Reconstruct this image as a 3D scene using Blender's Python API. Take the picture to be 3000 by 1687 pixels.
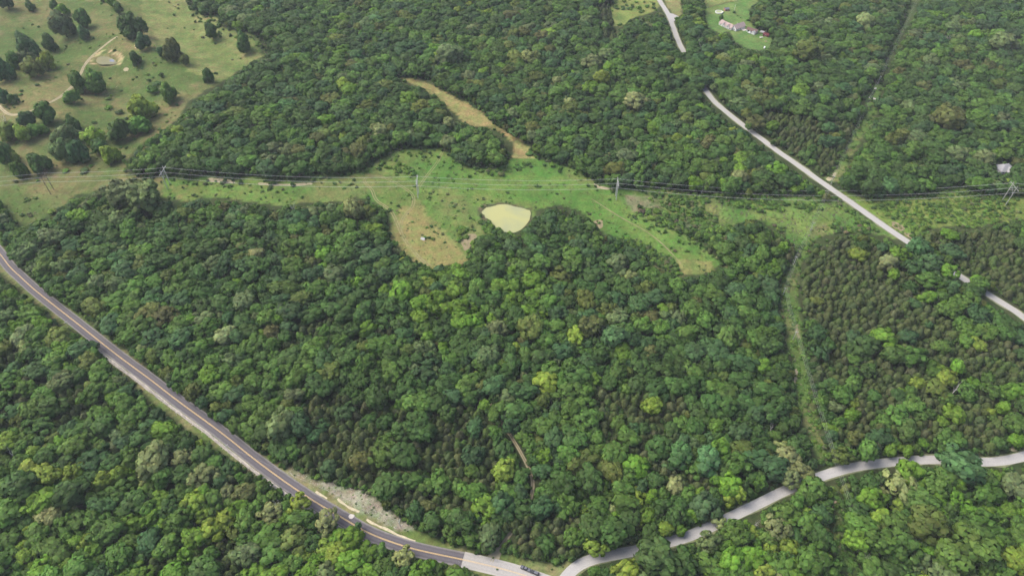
import bpy, math, random
import numpy as np
from mathutils import Vector, Matrix

for o in list(bpy.data.objects):
    bpy.data.objects.remove(o)
S = bpy.context.scene
COL = S.collection
R = math.radians

# ------------------------------------------------------------ camera, sky, sun, exposure
CAM_H, PITCH, FPX = 380.0, R(45.0), 2000.0          # focal length in photo pixels (3000 px wide)
cam = bpy.data.cameras.new('camera')
cam.sensor_width = 36.0
cam.lens = 24.0
cam.clip_start, cam.clip_end = 1.0, 30000.0
camo = bpy.data.objects.new('camera', cam)
camo.location = (0, 0, CAM_H)
camo.rotation_euler = (math.pi / 2 - PITCH, 0, 0)
COL.objects.link(camo)
S.camera = camo

SUN_DIR = Vector((-0.62, 0.22, 0.80)).normalized()   # towards the sun
W = bpy.data.worlds.new('World')
S.world = W
W.use_nodes = True
wn = W.node_tree
sky = wn.nodes.new('ShaderNodeTexSky')
sky.sky_type = 'NISHITA'
sky.sun_disc = False
sky.sun_elevation = math.asin(SUN_DIR.z)
sky.sun_rotation = math.atan2(SUN_DIR.x, SUN_DIR.y)
sky.air_density = 0.8
sky.dust_density = 5.0
sky.ozone_density = 0.8
bg = wn.nodes['Background']
wn.links.new(sky.outputs[0], bg.inputs[0])
bg.inputs[1].default_value = 0.145
sl = bpy.data.lights.new('sun', 'SUN')
sl.energy = 1.25
sl.angle = R(50)
sl.color = (1.0, 0.985, 0.95)
suno = bpy.data.objects.new('sun', sl)
suno.rotation_euler = SUN_DIR.to_track_quat('Z', 'Y').to_euler()
suno.location = (-200, 0, 600)
COL.objects.link(suno)
S.view_settings.view_transform = 'Standard'
S.view_settings.look = 'None'
S.view_settings.gamma = 1.0
S.view_settings.use_curve_mapping = False
S.view_settings.exposure = 1.1
S.render.engine = 'CYCLES'
S.cycles.max_bounces = 5
S.cycles.diffuse_bounces = 3
S.cycles.glossy_bounces = 2
S.cycles.transmission_bounces = 2
S.cycles.transparent_max_bounces = 4
S.cycles.volume_bounces = 0
S.cycles.use_denoising = True
S.cycles.denoising_prefilter = 'NONE'
S.cycles.filter_width = 1.6
HAZE = 0.00006

# ------------------------------------------------------------ ground shape, pixel <-> ground
rng = np.random.default_rng(7)
random.seed(7)
D = 3000.0 / 2576.0


def hgt(x, y):
    """Terrain height: gentle rolling ground."""
    x = np.asarray(x, float)
    y = np.asarray(y, float)
    return (3.0 * np.sin(x / 150 + 0.6) * np.cos(y / 170 + 0.4) + 1.6 * np.sin((x + 0.7 * y) / 90)
            + 0.8 * np.sin((y - 0.4 * x) / 47)
            + 8.5 * np.sin((x * .9 + y * .55) / 27 + 1.3 * np.sin(y / 60)) * np.exp(-((x + 480) / 150) ** 2 - ((y - 745) / 150) ** 2)
            * (1 - np.exp(-((x + 511) / 45) ** 2 - ((y - 745) / 45) ** 2)))


CP, SP = math.cos(PITCH), math.sin(PITCH)


def project(x, y, z):
    """World -> photo pixels."""
    x = np.asarray(x, float); y = np.asarray(y, float); z = np.asarray(z, float) - CAM_H
    dep = np.maximum(y * CP - z * SP, 1.0)
    up = y * SP + z * CP
    return 1500 + FPX * x / dep, 843.5 - FPX * up / dep, dep


def ground(px, py, it=12):
    """Photo pixel -> point on the terrain."""
    cx = (px - 1500) / FPX
    cy = (843.5 - py) / FPX
    d = np.array([cx, CP + cy * SP, -SP + cy * CP])
    z = 0.0
    for _ in range(it):
        t = (z - CAM_H) / d[2]
        z = float(hgt(d[0] * t, d[1] * t))
    return Vector((d[0] * t, d[1] * t, z))


def ppm(px, py):
    g = ground(px, py)
    return FPX / (g.y * CP - (g.z - CAM_H) * SP)


def vnoise(x, y, scale, seed=0):
    """Smooth value noise in 0..1."""
    x = np.asarray(x, float) / scale + 1000.37 + seed * 17.3
    y = np.asarray(y, float) / scale + 1000.71 + seed * 9.1
    xi = np.floor(x).astype(np.int64); yi = np.floor(y).astype(np.int64)
    fx = x - xi; fy = y - yi
    fx = fx * fx * (3 - 2 * fx); fy = fy * fy * (3 - 2 * fy)

    def hsh(a, b):
        n = (a * 374761393 + b * 668265263 + seed * 1442695041) & 0x7fffffff
        n = (n ^ (n >> 13)) * 1274126177 & 0x7fffffff
        n = n ^ (n >> 16)
        return (n & 0xffff) / 65535.0
    return ((hsh(xi, yi) * (1 - fx) + hsh(xi + 1, yi) * fx) * (1 - fy)
            + (hsh(xi, yi + 1) * (1 - fx) + hsh(xi + 1, yi + 1) * fx) * fy)


def fbm(x, y, scale, seed=0, octv=4):
    a, s, t = 0.0, 0.0, 1.0
    for k in range(octv):
        a = a + t * vnoise(x, y, scale / 2 ** k, seed + k)
        s += t
        t *= 0.55
    return a / s


def inpoly(px, py, poly):
    px = np.asarray(px, float); py = np.asarray(py, float)
    P = np.asarray(poly, float)
    out = np.zeros(px.shape, bool)
    bb = (px >= P[:, 0].min()) & (px <= P[:, 0].max()) & (py >= P[:, 1].min()) & (py <= P[:, 1].max())
    if not bb.any():
        return out
    x = px[bb]; y = py[bb]
    r = np.zeros(x.shape, bool)
    x0, y0 = P[-1]
    for x1, y1 in P:
        if y0 != y1:
            r ^= ((y1 > y) != (y0 > y)) & (x < (x0 - x1) * (y - y1) / (y0 - y1) + x1)
        x0, y0 = x1, y1
    out[bb] = r
    return out


def dist_line(px, py, pts):
    """Pixel distance to a polyline."""
    px = np.asarray(px, float); py = np.asarray(py, float)
    best = np.full(px.shape, 1e9)
    for (ax, ay), (bx, by) in zip(pts[:-1], pts[1:]):
        dx, dy = bx - ax, by - ay
        t = np.clip(((px - ax) * dx + (py - ay) * dy) / (dx * dx + dy * dy + 1e-9), 0, 1)
        best = np.minimum(best, np.hypot(px - ax - t * dx, py - ay - t * dy))
    return best


def DD(*a):
    return [(x * D, y * D) for x, y in a]


def ZZ(ox, oy, *a, s=3.4333):
    return [(ox + x / s, oy + y / s) for x, y in a]


# ------------------------------------------------------------ layout traced from the photograph
DARK_ROAD = [(-130, 590), (-60, 672), (0, 744), (29, 782), (58, 809), (96, 844), (163, 898), (221, 943), (280, 990), (350, 1045),
             (437, 1109), (524, 1176), (647, 1266), (750, 1348), (846, 1418), (925, 1470), (1000, 1514), (1073, 1557),
             (1134, 1582), (1216, 1608), (1356, 1638)]
PALE_ROAD = [(1356, 1638), (1430, 1655), (1500, 1673), (1570, 1696), (1660, 1730), (1800, 1800)]
LANE = [(1600, 1790), (1632, 1722), (1660, 1687), (1682, 1662), (1718, 1641), (1762, 1631), (1820, 1620), (1873, 1609), (1981, 1581), (2010, 1573),
        (2083, 1542), (2155, 1507), (2222, 1475), (2294, 1439), (2366, 1411), (2396, 1398), (2454, 1379), (2506, 1367),
        (2556, 1359), (2658, 1349), (2745, 1346), (2870, 1353), (2934, 1350), (3000, 1336), (3080, 1306), (3200, 1250)]
UP_ROAD = [(1905, -60), (1931, 0), (1949, 28), (1963, 55), (1975, 87), (1992, 131), (2035, 210), (2080, 283), (2112, 315), (2155, 350), (2222, 401),
           (2288, 450), (2326, 476), (2364, 503), (2407, 534), (2498, 597), (2570, 648), (2649, 702), (2798, 800),
           (2920, 878), (2964, 904), (3000, 930), (3100, 1005)]
PASTURE_TRACK = [(-60, 260), (0, 314), (15, 329), (38, 338), (73, 332), (111, 317), (160, 294), (189, 274), (215, 250), (239, 210),
                 (248, 192), (274, 160), (303, 137), (344, 108)]
FOREST_TRACK = [(1434, 1176), (1455, 1217), (1480, 1252), (1500, 1282), (1517, 1309), (1538, 1349), (1555, 1384), (1563, 1422),
                (1557, 1457), (1544, 1492), (1526, 1521), (1506, 1550), (1481, 1580), (1464, 1603), (1450, 1625), (1440, 1645)]
MT1 = ZZ(750, 422, (1085, 370), (1110, 410), (1170, 460), (1185, 520), (1210, 570), (1290, 620), (1370, 680), (1395, 740), (1430, 820), (1455, 880), (1480, 940), (1540, 1020), (1610, 1110), (1680, 1180), (1750, 1225))
MT2 = ZZ(750, 422, (1085, 370), (1100, 335), (1180, 318), (1270, 330), (1350, 365), (1430, 405), (1500, 450), (1560, 490), (1590, 530), (1590, 590), (1570, 640), (1500, 710), (1460, 770), (1455, 850))
MT3 = ZZ(750, 422, (1900, 20), (1820, 190), (1740, 290), (1680, 370), (1640, 430))
MT4 = ZZ(1500, 422, (800, 550), (860, 590), (1000, 680), (1150, 770), (1300, 850), (1450, 950), (1570, 1060), (1650, 1150), (1700, 1200))

PASTURE = DD((-250, -120), (468, -120), (475, 0), (478, 30), (545, 45), (548, 70), (590, 75), (650, 95), (668, 140), (600, 180), (545, 215), (482, 250),
             (455, 290), (410, 330), (350, 370), (318, 400), (318, 440), (420, 444), (415, 500), (385, 478), (330, 470), (250, 478), (190, 490),
             (160, 520), (110, 548), (65, 570), (40, 555), (20, 525), (0, 505), (-250, 470))
CORRIDOR = DD((410, 443), (500, 441), (600, 446), (700, 446), (800, 441), (880, 438), (920, 426), (950, 402), (985, 380), (1050, 374), (1118, 367),
              (1128, 395), (1180, 420), (1240, 427), (1290, 402), (1345, 397), (1400, 412), (1450, 427), (1500, 452), (1560, 467), (1640, 477),
              (1720, 485), (1640, 515), (1600, 530), (1640, 556), (1700, 582), (1765, 610), (1800, 640), (1820, 655), (1790, 680),
              (1760, 686), (1720, 686), (1690, 675), (1650, 650), (1600, 620), (1560, 600), (1520, 590), (1500, 568), (1480, 545), (1450, 525),
              (1400, 518), (1360, 523), (1335, 545), (1330, 560), (1305, 573), (1280, 573), (1262, 590), (1215, 600), (1190, 612), (1180, 648), (1150, 655), (1110, 661), (1085, 669), (1050, 656), (1010, 621),
              (986, 590), (976, 560), (975, 532), (940, 510), (900, 495), (860, 509), (800, 508), (760, 510), (700, 515), (620, 505),
              (560, 499), (500, 495), (470, 508), (410, 500))
TAN_STRIP = DD((1000, 195), (1060, 200), (1110, 225), (1180, 262), (1240, 300), (1300, 340), (1330, 372), (1345, 400), (1290, 402), (1284, 360),
               (1240, 321), (1200, 318), (1160, 308), (1130, 276), (1100, 245), (1050, 220))
SCRUB_L = DD((1640, 490), (1720, 486), (1850, 492), (1950, 493), (2060, 492), (2095, 500), (2170, 545), (2255, 592), (2262, 600), (2200, 590), (2120, 585), (2060, 595),
             (2030, 630), (2005, 625), (1970, 585), (1900, 550), (1850, 560), (1800, 600), (1740, 570), (1640, 550), (1610, 528))
SCRUB_R = DD((2108, 478), (2182, 504), (2307, 492), (2357, 487), (2415, 464), (2482, 487), (2576, 490), (2700, 490), (2700, 555), (2576, 556), (2520, 556),
             (2450, 576), (2380, 566), (2330, 578), (2300, 598), (2255, 580), (2170, 525))
CUT = DD((2050, 560), (2009, 640), (1985, 680), (1969, 720), (1967, 790), (1983, 850), (1998, 930), (2008, 1000), (2019, 1050), (2038, 1100), (2062, 1162),
         (2080, 1162), (2066, 1090), (2047, 1020), (2036, 950), (2026, 880), (2014, 800), (2004, 720), (2020, 660), (2050, 610), (2092, 570))
CUT_LOW = DD((2092, 1225), (2108, 1222), (2128, 1330), (2150, 1449), (2130, 1449), (2100, 1380), (2095, 1330), (2106, 1300))
CUT_TOP = [(2676, -40), (2697, -40), (2692, 10), (2665, 62), (2640, 112), (2607, 190), (2592, 228), (2598, 180), (2625, 110), (2650, 60)]
CUT_MID = [(2570, 305), (2578, 318), (2530, 400), (2490, 470), (2455, 530), (2442, 535), (2415, 525), (2450, 490), (2490, 420), (2525, 350)]
GAP = [(2520 + x / 12.07, 200 + y / 12.07) for x, y in ((440, 480), (640, 520), (920, 740), (760, 800), (670, 900), (640, 1030), (590, 1120), (450, 1140), (380, 1300), (250, 1420), (180, 1300), (250, 1080), (290, 900), (420, 800), (440, 700))]
ROOF_GAP = [(2921, 472), (2935, 468), (2958, 474), (2959, 492), (2944, 502), (2926, 502)]
LAWN = [(2060, -40), (2215, -40), (2222, 5), (2195, 25), (2196, 62), (2214, 85), (2250, 100), (2262, 118), (2255, 140), (2226, 150), (2190, 142), (2150, 118),
        (2140, 92), (2110, 98), (2075, 82), (2068, 40)]
FIELD_TOP = [(1798, -40), (1900, -40), (1925, 0), (1935, 20), (1900, 40), (1850, 55), (1820, 78), (1800, 76), (1790, 40)]
DRIVE_STRIP = [(1950, -40), (1985, -40), (2000, 40), (1985, 52), (1965, 35), (1945, 5)]
VERGE = [(-150, 540), (0, 690), (20, 745), (60, 795), (110, 838), (170, 883), (230, 922), (300, 982), (380, 1042), (450, 1104), (540, 1175), (620, 1236),
         (690, 1288), (750, 1322), (820, 1362), (880, 1382), (920, 1402), (1000, 1424), (1060, 1445), (1120, 1490), (1190, 1528), (1240, 1556),
         (1310, 1592), (1400, 1618), (1440, 1626), (1480, 1617), (1560, 1640), (1630, 1648), (1690, 1640), (1700, 1720), (1440, 1720), (1400, 1676), (1360, 1662), (1300, 1646), (1215, 1626), (1180, 1612),
         (1100, 1588), (1060, 1574), (1042, 1556), (1000, 1532), (940, 1502), (880, 1462), (830, 1424), (760, 1392), (700, 1352),
         (640, 1313), (570, 1272), (520, 1232), (440, 1172), (400, 1124), (330, 1062), (290, 1020), (260, 994), (220, 970), (180, 947), (120, 895),
         (60, 848), (20, 815), (0, 795), (-150, 660)]
GRAVEL_SLOPE = ZZ(750, 1265, (300, 380), (430, 370), (560, 470), (760, 500), (880, 540), (1000, 570), (1150, 640), (1300, 780), (1500, 900), (1600, 950), (1560, 1010),
                  (1350, 960), (1200, 860), (1000, 775), (840, 670), (720, 600), (560, 520), (380, 450))
POND = [(1411, 620), (1420, 609), (1438, 605), (1455, 601), (1465, 599), (1480, 599), (1495, 602), (1510, 607), (1530, 611), (1545, 616), (1553, 619),
        (1555, 630), (1551, 645), (1543, 657), (1532, 668), (1518, 677), (1500, 682), (1485, 683), (1470, 677), (1456, 668), (1440, 655), (1428, 642), (1418, 632)]
SMALL_POND = [(282, 180), (286, 172), (296, 166), (312, 163), (328, 163), (340, 168), (345, 176), (342, 185), (332, 191), (315, 193), (298, 193), (288, 189)]

CLEAR = [GRAVEL_SLOPE, PASTURE, CORRIDOR, TAN_STRIP, SCRUB_L, SCRUB_R, CUT, CUT_LOW, CUT_TOP, CUT_MID, GAP, ROOF_GAP, LAWN, FIELD_TOP, DRIVE_STRIP, VERGE, POND]
CEDAR = [  # polygon, share of cedars
    (DD((2015, 640), (2120, 592), (2250, 640), (2350, 740), (2420, 850), (2330, 920), (2230, 870), (2100, 850), (2022, 800)), 0.93),
    (DD((2040, 850), (2240, 850), (2260, 1000), (2250, 1120), (2085, 1130)), 0.5),
    (DD((2240, 850), (2420, 840), (2576, 850), (2750, 900), (2750, 1120), (2500, 1130), (2240, 1120)), 0.76),
    (DD((2310, 575), (2450, 565), (2576, 590), (2750, 640), (2750, 860), (2576, 770), (2480, 715), (2400, 660), (2320, 610)), 0.85),
    (DD((1890, 250), (2010, 290), (2160, 300), (2130, 440), (2040, 425), (1960, 370)), 0.85),
    (DD((745, 975), (1000, 1020), (1215, 1025), (1255, 1130), (1240, 1300), (1010, 1280), (900, 1210), (740, 1180)), 0.78),
    (DD((1490, 975), (1740, 1000), (1700, 1100), (1800, 1240), (1640, 1240), (1540, 1180), (1500, 1060)), 0.8),
    (DD((1258, 1300), (1460, 1300), (1485, 1395), (1290, 1390)), 0.84),
    (DD((0, 880), (150, 930), (330, 1050), (260, 1140), (130, 1110), (-120, 1060), (-120, 860)), 0.55),
    (DD((370, 1385), (600, 1365), (640, 1520), (350, 1520)), 0.6),
    (DD((1495, 15), (1530, 10), (1555, 60), (1560, 110), (1510, 105)), 0.95),
    (DD((720, 790), (1000, 810), (950, 890), (720, 890)), 0.38),
    (DD((1930, 560), (2010, 565), (2000, 690), (1940, 650)), 0.6),
    (DD((1950, 700), (1985, 720), (1985, 900), (1950, 880)), 0.5),
]
BRIGHT = [(DD((1040, 690), (1360, 690), (1380, 830), (1060, 830)), 0.75), (DD((-150, 690), (60, 700), (330, 900), (250, 930), (-150, 900)), 0.7),
          (DD((-150, 1120), (640, 1250), (1000, 1360), (1200, 1520), (-150, 1520)), 0.8), (DD((1480, 1100), (2050, 1180), (1700, 1340), (1450, 1390)), 0.65),
          (DD((1500, 1370), (2050, 1240), (2600, 1190), (2750, 1520), (1450, 1520)), 0.6), (DD((1680, 330), (2060, 440), (2080, 495), (1750, 470)), 0.6),
          (DD((2250, 880), (2576, 900), (2576, 1130), (2250, 1130)), 0.6)]

# mask of what must stay clear in view, one cell = 4 photo pixels
MX, MY = np.meshgrid(np.arange(-300, 3300, 4) + 2.0, np.arange(-160, 1900, 4) + 2.0)
MASK = np.zeros(MX.shape, bool)
JX = (fbm(MX, MY, 60, 3, 3) - .5) * 46
JY = (fbm(MX, MY, 60, 8, 3) - .5) * 34
for p in CLEAR:
    if p in (LAWN, ROOF_GAP, POND, CUT_TOP):
        MASK |= inpoly(MX, MY, p)
    elif p in (GRAVEL_SLOPE, VERGE, CUT, GAP, CUT_MID, CUT_LOW):
        MASK |= inpoly(MX + JX * .3, MY + JY * .3, p)
    else:
        MASK |= inpoly(MX + JX, MY + JY, p)


def seg_vis(pts, spans):
    """Parts of a polyline whose x lies in one of the spans."""
    out = []
    for a, b in spans:
        q = [p for p in pts if a <= p[0] <= b]
        xs = [p[0] for p in pts]; ys = [p[1] for p in pts]
        q = [(a, float(np.interp(a, xs, ys)))] + [p for p in q if a < p[0] < b] + [(b, float(np.interp(b, xs, ys)))]
        out.append(q)
    return out


for q in seg_vis(LANE, [(1601, 1770), (1785, 1875), (1960, 2085), (2115, 2232), (2252, 2300), (2388, 2650), (2695, 2765), (2880, 3190)]):
    MASK |= dist_line(MX, MY, q) < 21
for q in seg_vis(UP_ROAD, [(1906, 1998), (2070, 2170), (2218, 2245), (2280, 2340), (2355, 2660), (2785, 2812), (2905, 3090)]):
    w = 7 + 10 * np.clip((MY - 0) / 700, 0, 1)
    MASK |= dist_line(MX, MY, q) < w
MASK |= (dist_line(MX, MY, FOREST_TRACK) < 3.5) & (MY > 1240) & ((MY < 1500) | (MY > 1560))


def is_clear(px, py):
    i = np.clip(((np.asarray(px) + 300) / 4).astype(int), 0, MASK.shape[1] - 1)
    j = np.clip(((np.asarray(py) + 160) / 4).astype(int), 0, MASK.shape[0] - 1)
    return MASK[j, i]


# ------------------------------------------------------------ materials
def mat(name, rgb=(.5, .5, .5), rough=.8, spec=.2, metal=0.0, noise=None, alpha=None):
    m = bpy.data.materials.new(name)
    m.use_nodes = True
    nt = m.node_tree
    b = nt.nodes['Principled BSDF']
    b.inputs['Base Color'].default_value = (*rgb, 1)
    b.inputs['Roughness'].default_value = rough
    b.inputs['Specular IOR Level'].default_value = spec
    b.inputs['Metallic'].default_value = metal
    if noise:
        sc, lo, hi = noise
        tc = nt.nodes.new('ShaderNodeTexCoord')
        n = nt.nodes.new('ShaderNodeTexNoise')
        n.inputs['Scale'].default_value = sc
        n.inputs['Detail'].default_value = 6
        n.inputs['Roughness'].default_value = .65
        nt.links.new(tc.outputs['Object'], n.inputs['Vector'])
        mr = nt.nodes.new('ShaderNodeMapRange')
        mr.inputs['From Min'].default_value = .3
        mr.inputs['From Max'].default_value = .7
        mr.inputs['To Min'].default_value = lo
        mr.inputs['To Max'].default_value = hi
        nt.links.new(n.outputs[0], mr.inputs['Value'])
        mx = nt.nodes.new('ShaderNodeMix'); mx.data_type = 'RGBA'; mx.blend_type = 'MULTIPLY'
        mx.inputs['Factor'].default_value = 1
        mx.inputs[6].default_value = (*rgb, 1)
        nt.links.new(mr.outputs[0], mx.inputs[7])
        nt.links.new(mx.outputs[2], b.inputs['Base Color'])
    return m


def foliage_mat(name, trans=.34):
    m = bpy.data.materials.new(name)
    m.use_nodes = True
    nt = m.node_tree
    b = nt.nodes['Principled BSDF']
    out = nt.nodes['Material Output']
    a = nt.nodes.new('ShaderNodeAttribute'); a.attribute_type = 'INSTANCER'; a.attribute_name = 'tint'
    v = nt.nodes.new('ShaderNodeAttribute'); v.attribute_type = 'GEOMETRY'; v.attribute_name = 'leafvar'
    mx = nt.nodes.new('ShaderNodeVectorMath'); mx.operation = 'MULTIPLY'
    nt.links.new(a.outputs['Vector'], mx.inputs[0])
    nt.links.new(v.outputs['Vector'], mx.inputs[1])
    nt.links.new(mx.outputs[0], b.inputs['Base Color'])
    b.inputs['Roughness'].default_value = .6
    b.inputs['Specular IOR Level'].default_value = .12
    t = nt.nodes.new('ShaderNodeBsdfTranslucent')
    nt.links.new(mx.outputs[0], t.inputs['Color'])
    ms = nt.nodes.new('ShaderNodeMixShader')
    ms.inputs[0].default_value = trans
    nt.links.new(b.outputs[0], ms.inputs[1]); nt.links.new(t.outputs[0], ms.inputs[2])
    nt.links.new(ms.outputs[0], out.inputs['Surface'])
    return m


M_LEAF = foliage_mat('leaves')
M_NEEDLE = foliage_mat('cedar_needles', .1)
M_BARK = mat('bark', (.12, .10, .08), .9, .1, noise=(3, .6, 1.3))
M_DEAD = mat('dead_wood', (.55, .53, .49), .9, .1, noise=(3, .7, 1.2))
M_WOODPOLE = mat('pole_wood', (.16, .13, .09), .9, .1, noise=(2, .7, 1.2))
M_GREYPOLE = mat('weathered_pole', (.47, .47, .44), .8, .2, noise=(2, .8, 1.15))
M_FADED = mat('faded_pole', (.30, .31, .27), .85, .15, noise=(2, .8, 1.15))
M_WIRE = mat('conductor_metal', (.58, .58, .55), .5, .4, .0)
M_THINWIRE = mat('thin_wire', (.35, .36, .34), .5, .4)
M_WHITE = mat('white_paint', (.78, .77, .74), .5, .4)
M_SIDING = mat('white_siding', (.68, .67, .66), .7, .2, noise=(1.5, .85, 1.1))
M_GLASS = mat('window_glass', (.03, .035, .045), .08, .6)
M_ROOF = mat('pinkish_shingles', (.33, .26, .24), .9, .1, noise=(2.5, .75, 1.2))
M_ROOFG = mat('grey_shingles', (.27, .27, .275), .9, .1, noise=(2.0, .8, 1.15))
M_ROOFB = mat('brown_shingles', (.13, .085, .075), .9, .1, noise=(2.5, .7, 1.3))
M_ROOFD = mat('dark_grey_roof', (.16, .16, .19), .85, .15, noise=(2.5, .8, 1.2))
M_RED = mat('red_boards', (.34, .17, .13), .85, .15, noise=(3, .8, 1.2))
M_MAROON = mat('maroon_boards', (.12, .035, .04), .85, .15, noise=(3, .8, 1.2))
M_BLACK = mat('black_car_paint', (.012, .013, .016), .18, .6)
M_GREYP = mat('grey_vinyl_and_reflection', (.10, .105, .125), .6, .3)  # plain grey parts, also the painted reflection on the pickup hood
M_TYRE = mat('tyre_rubber', (.015, .015, .015), .85, .1)
M_RIM = mat('wheel_metal', (.45, .45, .46), .35, .5, .6)
M_LAMP = mat('lamp_lens', (.7, .7, .68), .15, .6)
M_TAIL = mat('tail_lamp_lens', (.28, .02, .02), .2, .6)
M_CARW = mat('white_car_paint', (.82, .83, .84), .25, .5)
M_CONC = mat('concrete', (.46, .43, .39), .9, .1, noise=(1.2, .82, 1.12))
M_STONE = mat('limestone', (.40, .37, .32), .9, .1, noise=(1.0, .7, 1.25))
M_TARPG = mat('grey_tarp', (.25, .26, .36), .6, .3)
M_TARPW = mat('white_tarp', (.40, .40, .40), .6, .3)
M_LINE = mat('yellow_paint', (.60, .43, .19), .7, .2, noise=(.8, .85, 1.1))
M_LINEW = mat('worn_yellow_paint', (.58, .42, .20), .8, .2, noise=(1.2, .6, 1.2))
M_DIRT = mat('bare_soil', (.20, .17, .10), .95, .05, noise=(.35, .72, 1.25))
M_DIRTP = mat('pale_soil', (.30, .265, .17), .95, .05, noise=(.35, .7, 1.2))
M_RUT = mat('worn_grass', (.215, .195, .10), .95, .05, noise=(.5, .6, 1.3))
M_GRAVEL = mat('pale_gravel', (.40, .365, .32), .95, .1, noise=(.8, .65, 1.25))
M_PINK = mat('pink_soil', (.36, .27, .17), .95, .05, noise=(.6, .8, 1.15))


def pond_mat(name, c0, c1, scale):
    m = mat(name, c0, .28, .28)
    nt = m.node_tree
    b = nt.nodes['Principled BSDF']
    tc = nt.nodes.new('ShaderNodeTexCoord')
    n = nt.nodes.new('ShaderNodeTexNoise')
    n.inputs['Scale'].default_value = scale; n.inputs['Detail'].default_value = 5; n.inputs['Distortion'].default_value = .6
    nt.links.new(tc.outputs['Object'], n.inputs['Vector'])
    cr = nt.nodes.new('ShaderNodeValToRGB')
    cr.color_ramp.elements[0].position = .38; cr.color_ramp.elements[0].color = (*c0, 1)
    cr.color_ramp.elements[1].position = .66; cr.color_ramp.elements[1].color = (*c1, 1)
    nt.links.new(n.outputs[0], cr.inputs[0])
    nt.links.new(cr.outputs[0], b.inputs['Base Color'])
    return m


M_POND = pond_mat('algae_pond_water', (.31, .31, .125), (.25, .27, .14), .05)
M_POND2 = pond_mat('muddy_pond_water', (.175, .165, .075), (.15, .15, .08), .09)
M_POND2.node_tree.nodes['Principled BSDF'].inputs['Specular IOR Level'].default_value = .08
M_POND2.node_tree.nodes['Principled BSDF'].inputs['Roughness'].default_value = .5
M_POOL = pond_mat('pool_water', (.36, .37, .16), (.26, .32, .18), .3)


def road_mat(name, base, edge, patch, e0=.72):
    """Road surface: worn tracks across the lane from the 'across' attribute, patches from noise."""
    m = mat(name, base, .85, .15)
    nt = m.node_tree
    b = nt.nodes['Principled BSDF']
    at = nt.nodes.new('ShaderNodeAttribute'); at.attribute_name = 'across'
    ab = nt.nodes.new('ShaderNodeMath'); ab.operation = 'ABSOLUTE'
    nt.links.new(at.outputs['Fac'], ab.inputs[0])
    tc = nt.nodes.new('ShaderNodeTexCoord')
    n = nt.nodes.new('ShaderNodeTexNoise'); n.inputs['Scale'].default_value = .22; n.inputs['Detail'].default_value = 7
    n.inputs['Roughness'].default_value = .7
    nt.links.new(tc.outputs['Object'], n.inputs['Vector'])
    ad = nt.nodes.new('ShaderNodeMath'); ad.operation = 'MULTIPLY_ADD'
    nt.links.new(n.outputs[0], ad.inputs[0]); ad.inputs[1].default_value = .45
    sb = nt.nodes.new('ShaderNodeMath'); sb.operation = 'SUBTRACT'; sb.inputs[1].default_value = .22
    nt.links.new(ab.outputs[0], sb.inputs[0]); nt.links.new(sb.outputs[0], ad.inputs[2])
    cr = nt.nodes.new('ShaderNodeValToRGB')
    e = cr.color_ramp.elements
    e[0].position = .15; e[0].color = (*base, 1)
    e[1].position = .98; e[1].color = (*edge, 1)
    k = e.new(.45); k.color = (*patch, 1)
    k = e.new(e0); k.color = (*base, 1)
    nt.links.new(ad.outputs[0], cr.inputs[0])
    n2 = nt.nodes.new('ShaderNodeTexNoise'); n2.inputs['Scale'].default_value = 1.4; n2.inputs['Detail'].default_value = 5
    nt.links.new(tc.outputs['Object'], n2.inputs['Vector'])
    mr = nt.nodes.new('ShaderNodeMapRange'); mr.inputs['To Min'].default_value = .75; mr.inputs['To Max'].default_value = 1.25
    nt.links.new(n2.outputs[0], mr.inputs['Value'])
    mx = nt.nodes.new('ShaderNodeMix'); mx.data_type = 'RGBA'; mx.blend_type = 'MULTIPLY'; mx.inputs['Factor'].default_value = 1
    nt.links.new(cr.outputs[0], mx.inputs[6]); nt.links.new(mr.outputs[0], mx.inputs[7])
    nt.links.new(mx.outputs[2], b.inputs['Base Color'])
    return m


M_ASPHALT = road_mat('dark_asphalt', (.082, .077, .086), (.19, .18, .172), (.105, .098, .106))
M_OLDROAD = road_mat('old_pale_asphalt', (.285, .278, .262), (.35, .335, .30), (.31, .30, .28))
M_LANE = road_mat('grey_lane', (.315, .31, .30), (.36, .35, .32), (.335, .328, .315))
M_UPROAD = road_mat('pale_road', (.30, .295, .282), (.35, .34, .31), (.318, .31, .296))


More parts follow.
